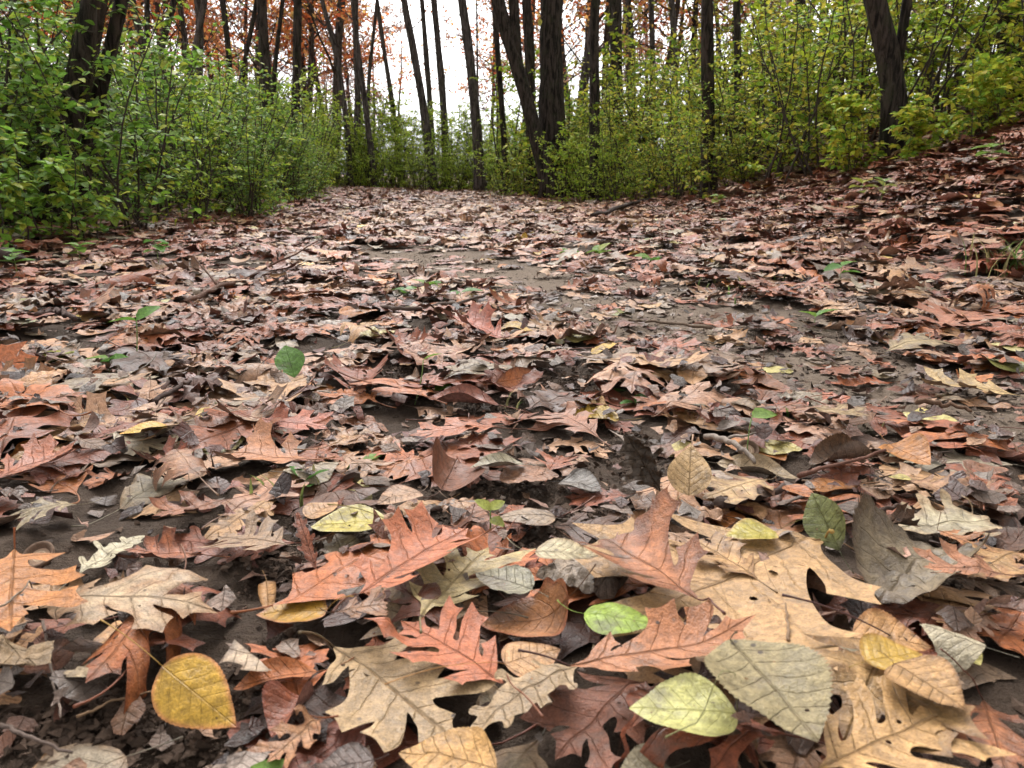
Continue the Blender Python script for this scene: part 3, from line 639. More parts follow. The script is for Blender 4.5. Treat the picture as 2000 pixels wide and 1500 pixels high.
hero('ro', (1112, 1290), (1475, 1215), (194, 124, 90), 'rust tan oak leaf with curled up right side', 'the curled-up rust tan oak leaf', var=2, edge=.9, fold=.25, tip=.9, lift=.008, stalk=(1012, 1270), stalkc=(88, 50, 42), w=.8)
hero('po', (1142, 1148), (1284, 1168), (172, 196, 76), 'lime green oval leaf lying on tan oak leaves', 'the lime green leaf', late=True, w=1.05, cup=-.25, arch=.12, mat='fresh', lift=.004)
hero('po', (1440, 1400), (1228, 1388), (218, 210, 142), 'pale lemon yellow leaf with wavy rim at the bottom', 'the pale lemon leaf', late=True, w=.95, edge=.3, mat='fresh', stalk=(1300, 1440))
hero('po', (1310, 1500), (1200, 1530), (160, 144, 130), 'grey brown leaf at the bottom edge under the lemon leaf', None, w=1.2)
hero('ro', (1600, 1500), (1850, 1400), (206, 158, 114), 'tan oak leaf at the bottom right edge', None, var=0, edge=.1, w=1.1)
hero('el', (1425, 1262), (1596, 1458), (160, 142, 116), 'grey ribbed elm leaf with toothed rim', 'the grey ribbed leaf', late=True, w=1.25, fold=.25, arch=.15, lift=.010, stalk=(1438, 1235))
hero('po', (1690, 1300), (1800, 1285), (220, 172, 66), 'yellow leaf under the orange heart-shaped leaf', None, w=1.2, mat='fresh')
hero('po', (1665, 1235), (1822, 1262), (208, 152, 104), 'orange peach heart-shaped leaf with split rim', 'the orange heart-shaped leaf', late=True, w=1.1, cup=.25, edge=.5)
hero('po', (1745, 1300), (1885, 1392), (198, 150, 108), 'round peach brown leaf with pale fanned veins', 'the round peach brown leaf', late=True, w=1.3, cup=.1, stalk=(1712, 1270), stalkc=(210, 176, 110))
hero('po', (1925, 1265), (1795, 1218), (186, 170, 160), 'grey rounded leaf with wrinkled top at right', 'the grey rounded leaf', late=True, w=1.15, cup=-.9, crump=.012, lift=.006)
hero('ro', (1920, 1365), (1975, 1540), (184, 112, 76), 'rust oak leaf in the lower right corner with arching stalk', 'the lower right rust leaf', var=4, edge=.3, stalk=(1838, 1268), stalkc=(120, 60, 44), w=1.1, lift=.006)
hero('po', (970, 1500), (778, 1470), (212, 160, 106), 'peach orange leaf with wavy rim at the bottom edge', 'the bottom peach orange leaf', w=1.0, edge=.3)
hero('po', (730, 1480), (610, 1500), (112, 90, 92), 'purple brown leaf at the bottom edge', None, w=1.1)
hero('po', (316, 1300), (462, 1420), (232, 178, 52), 'bright yellow poplar leaf with long pale stalk', 'the bright yellow poplar leaf', late=True, Yt=-.025, dz=.03, var=1, w=.68, cup=-.25, arch=.12, rim=(228, 150, 96), stalk=(196, 1210), stalkc=(208, 164, 84), mat='fresh', lift=.012)

for a_, k_ in LATE: lay(*a_, **k_)

# ------------------------------------------------------------------ which leaves show largest
allp = np.concatenate([m['p'] for m in LEAVES]); off = np.cumsum([0] + [len(m['p']) for m in LEAVES])
tri = np.concatenate([m['f'] + off[i] for i, m in enumerate(LEAVES)]); tid = np.repeat(np.arange(len(LEAVES)), [len(m['f']) for m in LEAVES])
sx, sy, sd = project(allp); sx *= .512; sy *= .512
a, b, c = tri.T
inf = (sd[tri].min(1) > .05) & (sx[tri].min(1) > -40) & (sx[tri].max(1) < 1064) & (sy[tri].min(1) > -40) & (sy[tri].max(1) < 808)
ar = np.abs((sx[b] - sx[a]) * (sy[c] - sy[a]) - (sx[c] - sx[a]) * (sy[b] - sy[a])) * .5 * inf
ns = np.minimum(np.ceil(ar * 1.2), 4000).astype(int); ns[~inf] = 0
ti = np.repeat(np.arange(len(tri)), ns); r1, r2 = rng.random(len(ti)), rng.random(len(ti)); fl = r1 + r2 > 1; r1[fl] = 1 - r1[fl]; r2[fl] = 1 - r2[fl]
PX = sx[a[ti]] + r1 * (sx[b[ti]] - sx[a[ti]]) + r2 * (sx[c[ti]] - sx[a[ti]]); PY = sy[a[ti]] + r1 * (sy[b[ti]] - sy[a[ti]]) + r2 * (sy[c[ti]] - sy[a[ti]])
PD = sd[a[ti]] + r1 * (sd[b[ti]] - sd[a[ti]]) + r2 * (sd[c[ti]] - sd[a[ti]])
ok = (PX >= 0) & (PX < 1024) & (PY >= 0) & (PY < 768); PX, PY, PD, PI = PX[ok].astype(int) // 2, PY[ok].astype(int) // 2, PD[ok], tid[ti][ok]
key = PY * 512 + PX; od = np.lexsort((PD, key)); k2 = key[od]; first = np.concatenate([[True], k2[1:] != k2[:-1]])
VIS = np.bincount(PI[od][first], minlength=len(LEAVES))
CX = np.zeros(len(LEAVES)); CY = np.zeros(len(LEAVES))
np.add.at(CX, PI[od][first], (k2[first] % 512) * 2 / .512); np.add.at(CY, PI[od][first], (k2[first] // 512) * 2 / .512)
CX /= np.maximum(VIS, 1); CY /= np.maximum(VIS, 1)
OAK = ('ro', 'wo')
order = np.argsort(-VIS); chosen = set(i for i, m in enumerate(LEAVES) if m['hero'])
n_oak = sum(LEAVES[i]['kind'] in OAK for i in chosen); n_oth = len(chosen) - n_oak
for i in order:
    if VIS[i] < 12: break
    if i in chosen: continue
    if LEAVES[i]['kind'] in OAK:
        if n_oak < 290: chosen.add(int(i)); n_oak += 1
    elif n_oth < 190: chosen.add(int(i)); n_oth += 1

# ------------------------------------------------------------------ labels for leaves that were not named by hand
LAND = [(m['hero']['short'], CX[i], CY[i]) for i, m in enumerate(LEAVES) if m['hero'] and m['hero']['short'] and VIS[i] > 15]
ORD = ['', 'second ', 'third ', 'fourth ', 'fifth ', 'sixth ', 'seventh ', 'eighth ', 'ninth ', 'tenth ', 'eleventh ', 'twelfth ', 'thirteenth ', 'fourteenth ']
def rel_labels(items, land):
    """items: list of (desc, px, py) -> labels that single each out by its nearest landmark"""
    tmp = {}
    for n, (desc, px, py) in enumerate(items):
        best = min(land, key=lambda l: (l[1] - px) ** 2 + ((l[2] - py) * 1.6) ** 2); dx, dy = px - best[1], py - best[2]
        rel = ('right of' if dx > 0 else 'left of') if abs(dx) > abs(dy) * 1.3 else ('in front of' if dy > 0 else 'behind')
        tmp.setdefault((desc, rel, best[0]), []).append((dx * dx + dy * dy, n))
    outl = {}
    for (desc, rel, ph), l in tmp.items():
        l.sort()
        for r_, (_, n) in enumerate(l):
            outl[n] = f'{desc} {rel} {ph}' if r_ == 0 else f'{desc}, {ORD[min(r_, 13)]}nearest {rel} {ph}'
    return outl
def mood(m):
    o = m['o']
    if abs(o.get('roll', 0)) > .2: return 'rolled'
    if o.get('crump', 0) > .02: return 'crumpled'
    if o.get('fold', 0) > .25: return 'folded'
    e = np.ptp(m['p'][:, 2]) / m['L']
    return 'flat' if e < .16 else ('tilted' if e > .42 else 'wavy')
KIND = {'ro': ('oak_leaf', 'pointed oak leaf', 'oak leaf'), 'wo': ('oak_leaf', 'round-lobed oak leaf', 'oak leaf'), 'po': ('poplar_leaf', 'oval leaf', 'leaf'), 'ob': ('willow_leaf', 'narrow leaf', 'leaf'), 'el': ('elm_leaf', 'toothed leaf', 'leaf'), 'fr': ('leaf_fragment', 'torn leaf piece', 'leaf piece')}
auto = [i for i in sorted(chosen) if not LEAVES[i]['hero']]
AL = rel_labels([(f"{mood(LEAVES[i])} {LEAVES[i]['o']['nm']} {KIND[LEAVES[i]['kind']][1]}", CX[i], CY[i]) for i in auto], LAND)
AL = {i: AL[n] for n, i in enumerate(auto)}

# ------------------------------------------------------------------ build leaves: the large ones singly, the rest as litter
def surf(m, uv):
    """3-D points on the deformed blade for template coordinates, with up-normals"""
    t, p = m['t'], m['p']; uv = np.asarray(uv, float)
    d = ((t.v[None, :, :] - uv[:, None, :]) ** 2).sum(-1); j = np.argsort(d, 1)[:, :4]; w_ = 1 / (np.take_along_axis(d, j, 1) + 1e-5); w_ /= w_.sum(1)[:, None]
    return (p[j] * w_[..., None]).sum(1)
def stalk_pts(m, r):
    p, t = m['p'], m['t']; b = surf(m, [(0.0, 0.0)])[0]; e = surf(m, [(0.12, 0.0)])[0]; dv = b - e; dv /= np.linalg.norm(dv) + 1e-9
    hs_ = m['hero']['stalk'] if m['hero'] else None
    if hs_:
        E = ground(*hs_, max(.05, float(b[2] - terrain(b[0], b[1])) + .012)); mid_ = (b + E) / 2 + np.array((0, 0, .10 * np.linalg.norm(E - b)))
        tt = np.linspace(0, 1, 11)[:, None]; P = (1 - tt) ** 2 * b + 2 * tt * (1 - tt) * mid_ + tt ** 2 * E; hf = NEAR if b[1] < 1.8 else FAR
        P[1:, 2] = np.maximum(P[1:, 2], hf.get(P[1:, 0], P[1:, 1]) + .0015); P[2:-1, 2] = .5 * P[2:-1, 2] + .25 * (P[1:-2, 2] + P[3:, 2]); return P
    ln = m['L'] * r.uniform(.22, .5); side = np.array((-dv[1], dv[0], 0)) * r.uniform(-.5, .5); tt = np.linspace(0, 1, 6)[:, None]
    P = b + dv * ln * tt + side * ln * tt ** 2 + np.array((0, 0, 1)) * ln * r.uniform(.0, .35) * tt ** 2
    hf = NEAR if b[1] < 1.8 else FAR; h = terrain(P[:, 0], P[:, 1]) + .003; P[:, 2] = np.maximum(P[:, 2], h); return P
litter = {'oak': MB()}
BR = random.Random(21)
for i, m in enumerate(LEAVES):
    if i not in chosen:
        litter['oak'].add(m['p'], m['f'], m['c'], m['uv']); continue
    nm, sh, cat = KIND[m['kind']]; org = m['p'].mean(0)
    mb = MB(); mb.add(m['p'] - org, m['f'], m['c'], m['uv'])
    fresh = m['hero'] and m['hero']['mat'] == 'fresh'
    o = mb.build(nm, M_FRESH if fresh else M_LEAF); o.location = org
    lab = m['hero']['label'] if m['hero'] else AL[i]
    tag(o, lab, cat, 'fallen oak leaves on the path' if cat == 'oak leaf' else 'other fallen leaves on the path')
    if m['lod'] < 2 and m['kind'] != 'fr' and (m['hero'] or VIS[i] > 22):
        sc_ = m['hero']['stalkc'] if m['hero'] and m['hero']['stalkc'] else None
        cs = lin(*sc_, .6) if sc_ else np.asarray(m['col']) * BR.uniform(.35, .9)
        P = stalk_pts(m, BR); mb = MB(); rr = min(.0009, .0052 * m['L']) * np.linspace(.75, 1.15, len(P)); rr[-1] *= 1.5
        mb.tube(P - org, rr, 6, cs); mb.build('stalk', M_STALK, o)
    if m['kind'] != 'fr' and m['lod'] == 0 and (m['hero'] or VIS[i] > 120):
        mb = MB(); nrm = np.array((0, 0, 1.0))
        # facing: side of the blade that looks to the camera
        lines = [([(x, 0.0) for x in np.linspace(.0, .94, 16)], 1.0)]
        for v in m['t'].veins:
            A, Bm, C = [np.array(q_) for q_ in v]; tt = np.linspace(0, 1, 7)[:, None]
            lines.append((list((1 - tt) ** 2 * A + 2 * tt * (1 - tt) * Bm + tt ** 2 * C), .34 if m['kind'] in ('ro', 'wo', 'el') else .22))
        k_ = .6 if m['kind'] in OAK else .84; cv = np.asarray(m['col']) * (k_ + .12 if not (m['hero'] and m['hero']['stalkc'] and m['kind'] == 'po') else 1.25)
        if fresh: cv = np.asarray(m['col']) * 1.08
        for ln, wd in lines:
            S = surf(m, ln); n = len(S)
            fn = np.array((0, -.35, 1.0)) if not (m['hero'] and np.ptp(m['p'][:, 2]) > .7 * m['L']) else np.array((0, -1, .3)); fn /= np.linalg.norm(fn)
            S = S + fn * .00035
            rr = .0019 * m['L'] * wd * np.linspace(1.25, .35, n); mb.tube(S - org, rr, 4, cv, cap=False)
        mb.build('midrib', M_STALK, o)
lo = litter['oak'].build('leaf_litter', M_LEAF); tag(lo, 'carpet of smaller fallen autumn leaves covering the path and bank', 'leaf litter', kind='stuff')

# ------------------------------------------------------------------ crumbs of soil, leaf bits, twigs, acorn cap
CR = random.Random(9)
mb = MB(); ico = np.array([(0, 0, 1), (.9, 0, .3), (.28, .85, .3), (-.72, .53, .3), (-.72, -.53, .3), (.28, -.85, .3), (0, 0, -.6)]); icf = [(0, 1, 2), (0, 2, 3), (0, 3, 4), (0, 4, 5), (0, 5, 1), (6, 2, 1), (6, 3, 2), (6, 4, 3), (6, 5, 4), (6, 1, 5)]
CRUMBS = []
def crumb(x, y, s, c): CRUMBS.append((x, y, s, c))
def crumb_at(x, y, z, s, c):
    v = (ico * (1 + .5 * rng.normal(size=ico.shape)) + .25 * rng.normal(size=ico.shape)) * s * np.array((1.2, 1, .7)); th = CR.uniform(0, 6.28); v[:, :2] = v[:, :2] @ np.array(((math.cos(th), -math.sin(th)), (math.sin(th), math.cos(th))))
    mb.add(v + np.array((x, y, z + s * .15)), icf, c)
for c0, a_, b_ in PATCH:
    for _ in range(int(150 + 2400 * a_ * 3)):
        x, y = c0[0] + CR.gauss(0, .6) * a_, c0[1] + CR.gauss(0, .6) * b_
        if y > .15: crumb(x, y, CR.choice((.0008, .001, .0015, .002, .003)) * CR.uniform(.6, 1.3), np.array((.075, .05, .036)) * CR.uniform(.4, 1.4))
for _ in range(3500):
    x, y = CR.uniform(-.9, .9), CR.uniform(.16, 1.3)
    if abs(x) < .8 * y + .15: crumb(x, y, CR.choice((.0012, .002, .003)), np.array((.075, .05, .036)) * CR.uniform(.4, 1.4))
for _ in range(2600):
    k = CR.randrange(len(TRACK) - 1); t = CR.random(); p = TRACK[k] * (1 - t) + TRACK[k + 1] * t + np.array((CR.gauss(0, .1), CR.gauss(0, .1)))
    if p[1] > .3: crumb(p[0], p[1], CR.choice((.0012, .002, .003)), np.array((.13, .10, .08)) * CR.uniform(.4, 1.5))
CZ = terrain([k[0] for k in CRUMBS], [k[1] for k in CRUMBS])
for (x, y, s, c), z in zip(CRUMBS, CZ): crumb_at(x, y, float(z), s, c)
tag(mb.build('soil_crumbs', M_SOILBIT, smooth=False), 'loose crumbs of dark soil between the leaves', 'soil', kind='stuff')

def twig(pts, r0, label, name='fallen_twig', col=(70, 55, 46), lift=.012, forks=0, cat='twig', bump=.12):
    P = np.array([ground(*p[:2], lift) if len(p) == 2 else at(p[0], p[1], p[2]) for p in pts])
    t = np.linspace(0, len(P) - 1, 5 * len(P)); Q = np.stack([np.interp(t, np.arange(len(P)), P[:, k]) for k in range(3)], 1) + rng.normal(size=(len(t), 3)) * r0 * .35
    o = P.mean(0); mb = MB(); mb.tube(Q - o, r0 * np.linspace(1.1, .6, len(Q)), 8, lin(*col), bump=bump); e = mb.build(name, M_TWIG); e.location = o
    tag(e, label, cat, 'fallen twigs and sticks')
    for k in range(forks):
        j = int(len(Q) * (.3 + .5 * k / max(1, forks))); d = (Q[-1] - Q[0]); d /= np.linalg.norm(d); sd = np.cross(d, (0, 0, 1)) * (1 if k % 2 else -1)
        L = np.linalg.norm(Q[-1] - Q[0]) * CR.uniform(.25, .45); tt = np.linspace(0, 1, 6)[:, None]; B = Q[j] + (d * .7 + sd * .6 + np.array((0, 0, .35))) * L * tt + rng.normal(size=(6, 3)) * r0 * .3
        mb = MB(); mb.tube(B - o, r0 * np.linspace(.6, .25, 6), 6, lin(*col), bump=bump); mb.build('side_twig', M_TWIG, e)
twig([(1405, 985), (1460, 970), (1530, 955)], .0042, 'dark broken stick end right of the upright peach leaf', 'broken_stick', (78, 66, 60), .016, cat='stick')
twig([(360, 590), (430, 560), (500, 540), (560, 525)], .0050, 'forked brown branch lying among rust leaves at left', 'fallen_branch', (88, 64, 52), .02, 2, 'branch')
twig([(560, 545), (545, 500), (540, 470)], .0035, 'thin twig standing up at the end of the forked branch', col=(70, 52, 44), lift=.03)
twig([(75, 615), (110, 608), (150, 622)], .006, 'curved dark twig at the left side of the path', col=(66, 50, 44), lift=.03)
twig([(300, 785), (350, 755), (395, 735)], .0028, 'dark twig sloping through leaves left of the upright green leaf', col=(64, 50, 44), lift=.03)
twig([(720, 600), (800, 605), (900, 590), (975, 568)], .0042, 'long thin twig lying behind the upturned rust oak leaf', col=(84, 70, 62), lift=.02)
twig([(905, 715), (950, 722)], .005, 'short grey stick above the edge-standing orange leaf', 'broken_stick', (130, 118, 108), .02, cat='stick')
twig([(1790, 784), (1850, 790), (1900, 800)], .003, 'thin brown twig lying on the bare track', col=(100, 76, 60), lift=.008)
twig([(1390, 640), (1300, 630), (1230, 625)], .003, 'thin dry twig across the track middle', col=(100, 84, 70), lift=.01)
twig([(84, 1212), (98, 1290), (118, 1400)], .0008, 'thin grey twig sticking up in the lower left', col=(112, 98, 88), lift=.02)
twig([(0, 1415), (60, 1440), (140, 1470)], .001, 'grey twig lying in the bottom left corner', col=(96, 82, 74), lift=.012)
twig([(150, 1400), (220, 1370), (300, 1350)], .0007, 'fine tan twig on dark soil under the yellow poplar leaf', col=(130, 104, 80), lift=.012)
twig([(1570, 1480), (1540, 1250), (1535, 1180)][1:], .0008, 'thin twig beside the large smooth tan leaf', col=(120, 98, 78), lift=.03)
twig([(1680, 1005), (1760, 985)], .002, 'small dark twig behind the pale pinkish oak leaf', col=(70, 54, 46), lift=.03)
twig([(1380, 850), (1440, 870), (1475, 900)], .003, 'grey forked twig in the shade of the brown hood leaf', col=(128, 116, 106), lift=.02, forks=1)
twig([(1560, 930), (1600, 915), (1730, 880)], .002, 'brown stalk-like twig left of the speckled orange leaf', col=(96, 66, 54), lift=.03)
# branch lying at the right of the path, at the foot of the shrubs
twig([(1158, 424), (1210, 405), (1270, 390), (1330, 372), (1400, 358)], .014, 'dark fallen branch lying at the foot of the right shrubs', 'fallen_branch', (52, 40, 34), .03, 0, 'branch')
twig([(1800, 345), (1840, 335), (1890, 318), (1925, 300)], .022, 'mossy fallen log half buried on the leafy bank', 'fallen_log', (64, 54, 40), .03, 0, 'log', .25)
twig([(0, 498), (25, 505), (45, 508)], .018, 'dark branch end at the left picture edge', 'fallen_branch', (58, 46, 40), .05, 1, 'branch')

def lathe(mb, prof, c, sides=20, col=(1, 1, 1), tilt=(0, 0)):
    th = np.arange(sides) / sides * 2 * math.pi; n = len(prof); V = np.array([[(r * math.cos(a), r * math.sin(a), z) for a in th] for r, z in prof]).reshape(-1, 3)
    R = np.array(Matrix.Rotation(tilt[0], 3, 'X') @ Matrix.Rotation(tilt[1], 3, 'Y')); V = V @ R.T
    i = np.arange(n - 1)[:, None] * sides; j = np.arange(sides)[None, :]; k = (j + 1) % sides; q = np.stack([i + j, i + k, i + sides + k, i + sides + j], -1).reshape(-1, 4)
    mb.add(V + np.asarray(c), np.concatenate([q[:, [0, 1, 2]], q[:, [0, 2, 3]]]), col)
def acorn_cap(px, py, s, label, tx):
    g = ground(px, py, .012); mb = MB()
    lathe(mb, [(.001, -.35 * s), (.55 * s, -.30 * s), (.92 * s, 0), (s, .32 * s), (.92 * s, .42 * s), (.78 * s, .36 * s), (.68 * s, .12 * s), (.60 * s, .02 * s)], (0, 0, 0), 24, lin(104, 84, 70), (tx, 0))
    o = mb.build('acorn_cap', M_TWIG); o.location = g; tag(o, label, 'acorn cap', 'acorn caps')
    mb = MB(); lathe(mb, [(.62 * s, .05 * s), (.50 * s, .09 * s), (.001, .10 * s)], (0, 0, 0), 20, lin(168, 140, 118), (tx, 0)); mb.build('cup_lining', M_TWIG, o)
    mb = MB(); lathe(mb, [(.40 * s, .095 * s), (.36 * s, .125 * s), (.32 * s, .095 * s)], (0, 0, 0), 20, lin(200, 176, 150), (tx, 0)); mb.build('scar_ring', M_TWIG, o)
acorn_cap(78, 1088, .0105, 'round brown acorn cap open side up near the left edge', .55)
acorn_cap(1460, 880, .010, 'dark acorn cap in the hollow below the brown hood leaf', .7)

# ------------------------------------------------------------------ seedlings and grass
def small_leaf(L, W, c, fold=.25, droop=.25):
    u = np.array((0, .12, .35, .6, .85, 1.0)); wv = np.array((.02, .55, 1, .85, .4, 0.0)) * W; V = []; U = []
    for a, b in zip(u, wv):
        z = -droop * L * a * a
        V += [(a * L, b, z + fold * b), (a * L, 0, z), (a * L, -b, z + fold * b)]; U += [(a, b / L), (a, 0), (a, -b / L)]
    f = []
    for i in range(5):
        k = i * 3; f += [(k, k + 1, k + 4), (k, k + 4, k + 3), (k + 1, k + 2, k + 5), (k + 1, k + 5, k + 4)]
    m = MB(); m.add(V, np.array(f)[:, ::-1], c, U); return m
GL = [small_leaf(1, .36, c).mesh('green_leaf') for c in ((.10, .22, .035), (.15, .25, .05), (.08, .18, .04), (.25, .28, .06), (.36, .36, .08))]
for g_ in GL: g_.materials.append(M_SHRUB)
SR = random.Random(17)
def seedling(px, py, h, n, s, label, lean=(0, 0), shades=(0, 1, 2)):
    b = ground(px, py, .0); e = empty('green_seedling', b); tag(e, label, 'seedling', 'green seedlings in the litter')
    t = np.linspace(0, 1, 6)[:, None]; P = np.array((lean[0], lean[1], h)) * t + np.array((SR.uniform(-.1, .1), 0, 0)) * h * t * (1 - t) * 2
    mb = MB(); mb.tube(P, max(.0006, h * .012), 5, (.16, .24, .07)); mb.build('stem', M_STALK, e)
    for k in range(n):
        l = obj('leaf', GL[SR.choice(shades)], None, e); f = 1 - .5 * (k // 2) / max(1, n / 2); l.location = Vector(P[-1] * f)
        l.rotation_euler = (SR.uniform(-.3, .3), SR.uniform(-.7, .1), k * math.pi * (1 if n == 2 else .8) + SR.uniform(-.4, .4) + .4); l.scale = (s * SR.uniform(.75, 1.1),) * 3
seedling(958, 1045, .020, 3, .014, 'tiny three-leaved green seedling on dark soil', shades=(1, 3))
seedling(265, 715, .065, 2, .036, 'green seedling with tall leaf left of the upright green leaf', (.01, 0))
seedling(215, 730, .02, 4, .035, 'low green sprout spreading on dark soil at left')
seedling(810, 790, .055, 1, .022, 'pale green sprout with single leaf on a thin stem', (.012, 0), (1,))
seedling(850, 780, .01, 2, .03, 'short green blade sprout left of the boat-shaped leaf')
seedling(1460, 905, .045, 1, .035, 'bright green sprout above the acorn cap hollow', shades=(1,))
seedling(1665, 845, .012, 2, .03, 'green leaf sprout beside the trodden track')
seedling(1200, 785, .012, 3, .024, 'olive green sprout behind the dusky pink oak leaf', shades=(2, 3))
seedling(830, 580, .03, 3, .05, 'small green plant left of the long thin twig')
seedling(790, 585, .02, 3, .04, 'low green sprout beside rust leaves at mid path')
seedling(900, 585, .015, 2, .05, 'flat green sprout lying by the long thin twig')
seedling(1640, 560, .05, 3, .05, 'two-leaved green seedling at the far track edge')
seedling(1590, 640, .02, 2, .04, 'round green sprout on bare track')
seedling(1110, 510, .03, 4, .05, 'green sprout in the middle distance of the path')
seedling(1170, 515, .04, 4, .06, 'second green sprout from the left in the mid path row', shades=(1, 3))
seedling(1270, 525, .03, 4, .05, 'green sprout nearest the track in the mid path row')
seedling(1240, 800, .008, 2, .022, 'dull green leaf pair beside crumpled leaves', shades=(2,))
seedling(160, 520, .06, 5, .05, 'dark green seedling near the left shrubs')
seedling(310, 530, .09, 6, .05, 'upright green seedling in front of the left shrubs')
seedling(35, 555, .08, 6, .045, 'leafy seedling at the left border of the path')
seedling(1720, 405, .10, 6, .055, 'pale green seedling on the leafy bank', shades=(1, 3))
seedling(1400, 415, .10, 7, .06, 'green seedling at the foot of the bank', shades=(1, 3))
seedling(1680, 395, .08, 5, .07, 'yellow green seedling on the middle of the bank', shades=(3, 4))
seedling(1930, 340, .10, 5, .08, 'pale seedling high on the right bank', shades=(1, 3))
seedling(335, 1600, .012, 2, .026, 'bright green leaf pair cut by the bottom edge', shades=(1,))
seedling(480, 1600, .012, 2, .022, 'smaller green leaf pair at the bottom edge', shades=(1,))
seedling(600, 965, .012, 3, .024, 'grassy green sprout behind the long yellow leaf', shades=(0, 2))
seedling(710, 920, .008, 2, .024, 'pale green fallen sprout right of the brown oak leaf', shades=(1,))
seedling(120, 715, .012, 6, .03, 'pale yellow green leaflet spray lying at left', shades=(3, 4))

def grass(px, py, n, h, label, spread=.05):
    b = ground(px, py, 0); e = empty('grass_tuft', b); tag(e, label, 'grass', 'grass tufts')
    for k in range(n):
        a = SR.uniform(0, 6.28); H = h * SR.uniform(.5, 1.1); ln = SR.uniform(.2, .9) * H; x, y = SR.gauss(0, spread * .5), SR.gauss(0, spread * .5); mb = MB(); V = []; wd = .0022 * SR.uniform(.7, 1.4)
        for t in np.linspace(0, 1, 6):
            c = np.array((x + math.cos(a) * ln * t * t, y + math.sin(a) * ln * t * t, H * t * (1 - .25 * t))); s = np.array((-math.sin(a), math.cos(a), 0)) * wd * (1 - t ** 2)
            V += [c - s, c + s]
        f = []
        for i in range(5): f += [(2 * i, 2 * i + 1, 2 * i + 3), (2 * i, 2 * i + 3, 2 * i + 2)]
        mb.add(V, f, SR.choice(((.16, .20, .06), (.11, .19, .05), (.24, .22, .10)))); mb.build('blade', M_SHRUB, e)
grass(1965, 535, 40, .13, 'yellowish green grass tuft at the right edge of the path', .10)
grass(1000, 800, 4, .02, 'few short grass blades on dark soil at centre')
grass(350, 815, 6, .03, 'thin grass blades left of the upright green leaf')
grass(1530, 560, 14, .04, 'small grass tuft at the far side of the track', .12)
grass(1440, 570, 14, .035, 'low grass patch on the trodden track', .12)
grass(1580, 820, 8, .02, 'sparse grass blades behind the pale track oak leaf', .05)
grass(560, 970, 7, .03, 'green grass blades behind the dusty pink oak leaf', .03)

# ------------------------------------------------------------------ trees
TR = random.Random(31)
def curve_pts(P, n):
    P = np.asarray(P, float); d = np.concatenate([[0], np.cumsum(np.linalg.norm(np.diff(P, axis=0), axis=1))]); t = np.linspace(0, d[-1], n)
    Q = np.stack([np.interp(t, d, P[:, k]) for k in range(3)], 1)
    for _ in range(2): Q[1:-1] = Q[1:-1] * .5 + (Q[:-2] + Q[2:]) * .25
    return Q
def limb_path(r, p, d, L, n=7, up=.25, wob=.12):
    Q = [np.array(p, float)]; d = np.array(d, float); d /= np.linalg.norm(d)
    for _ in range(n):
        d = d + np.array((r.gauss(0, wob), r.gauss(0, wob), r.gauss(0, wob) + up / n)); d /= np.linalg.norm(d); Q.append(Q[-1] + d * L / n)
    return np.array(Q)
LEAF_HEX = np.array([(0, 0, 0), (.25, .22, .03), (.62, .26, .05), (1, 0, -.05), (.62, -.26, .05), (.25, -.22, .03)]); LEAF_HF = [(0, 1, 5), (1, 2, 4), (1, 4, 5), (2, 3, 4)]
def add_leaf(mb, r, p, s, c):
    th, el, ro = r.uniform(0, 6.28), r.gauss(-.3, .5), r.uniform(-1, 1)
    R = np.array(Matrix.Rotation(th, 3, 'Z') @ Matrix.Rotation(-el, 3, 'Y') @ Matrix.Rotation(ro, 3, 'X')); mb.add(LEAF_HEX @ R.T * s + p, LEAF_HF, c)
def crown(root, trunk, r, rad, n_limb, z_from, leafc, n_leaf, bark, reach=1.0, leafsize=.11, twigs=5, sub=4):
    n = len(trunk); H = trunk[-1, 2]; ml = MB(); any_leaf = False
    for k in range(n_limb):
        zt = z_from + (H * .97 - z_from) * (k + r.random() * .6) / n_limb; j = int(np.clip(np.searchsorted(trunk[:, 2], zt), 1, n - 1)); p = trunk[j]
        a = r.uniform(0, 6.28); kf = (zt - z_from) / (H - z_from + .01); L = reach * (2.2 - 1.3 * kf) * r.uniform(.7, 1.2); el = r.uniform(.25, .9)
        P = limb_path(r, p, (math.cos(a) * math.cos(el), math.sin(a) * math.cos(el), math.sin(el)), L); rr = max(.010, rad * .27 * (1 - .5 * kf)); mb = MB(); mb.tube(P, rr * np.linspace(1, .3, len(P)), 6)
        for s in range(sub):
            q = P[r.randrange(2, len(P))]; a2 = r.uniform(0, 6.28); S = limb_path(r, q, (math.cos(a2), math.sin(a2), r.uniform(.1, .9)), L * r.uniform(.35, .6), 6); mb.tube(S, rr * .38 * np.linspace(1, .3, len(S)), 4)
            for t in range(twigs):
                q2 = S[r.randrange(1, len(S))]; a3 = r.uniform(0, 6.28); W = limb_path(r, q2, (math.cos(a3), math.sin(a3), r.uniform(-.2, .8)), L * r.uniform(.15, .32), 4); mb.tube(W, rr * .13 * np.linspace(1.2, .6, len(W)), 3, cap=False)
                for _ in range(n_leaf):
                    qq = W[r.randrange(1, len(W))] + np.array([r.gauss(0, .07) for _ in range(3)]); c0 = np.array(r.choice(leafc)) * r.uniform(.7, 1.25); add_leaf(ml, r, qq, leafsize * r.uniform(.6, 1.2), c0); any_leaf = True
        mb.build('branch', bark, root)
    if any_leaf:
        o = ml.build('crown', M_TREELEAF, root, smooth=False); o['kind'] = 'stuff'
RUST = ((.58, .15, .05), (.66, .22, .07), (.48, .12, .05), (.66, .30, .10), (.60, .40, .13), (.36, .17, .10)); YEL = ((.34, .30, .06), (.24, .27, .06), (.40, .26, .07)); DUST = ((.34, .20, .15), (.28, .16, .12), (.38, .25, .19))
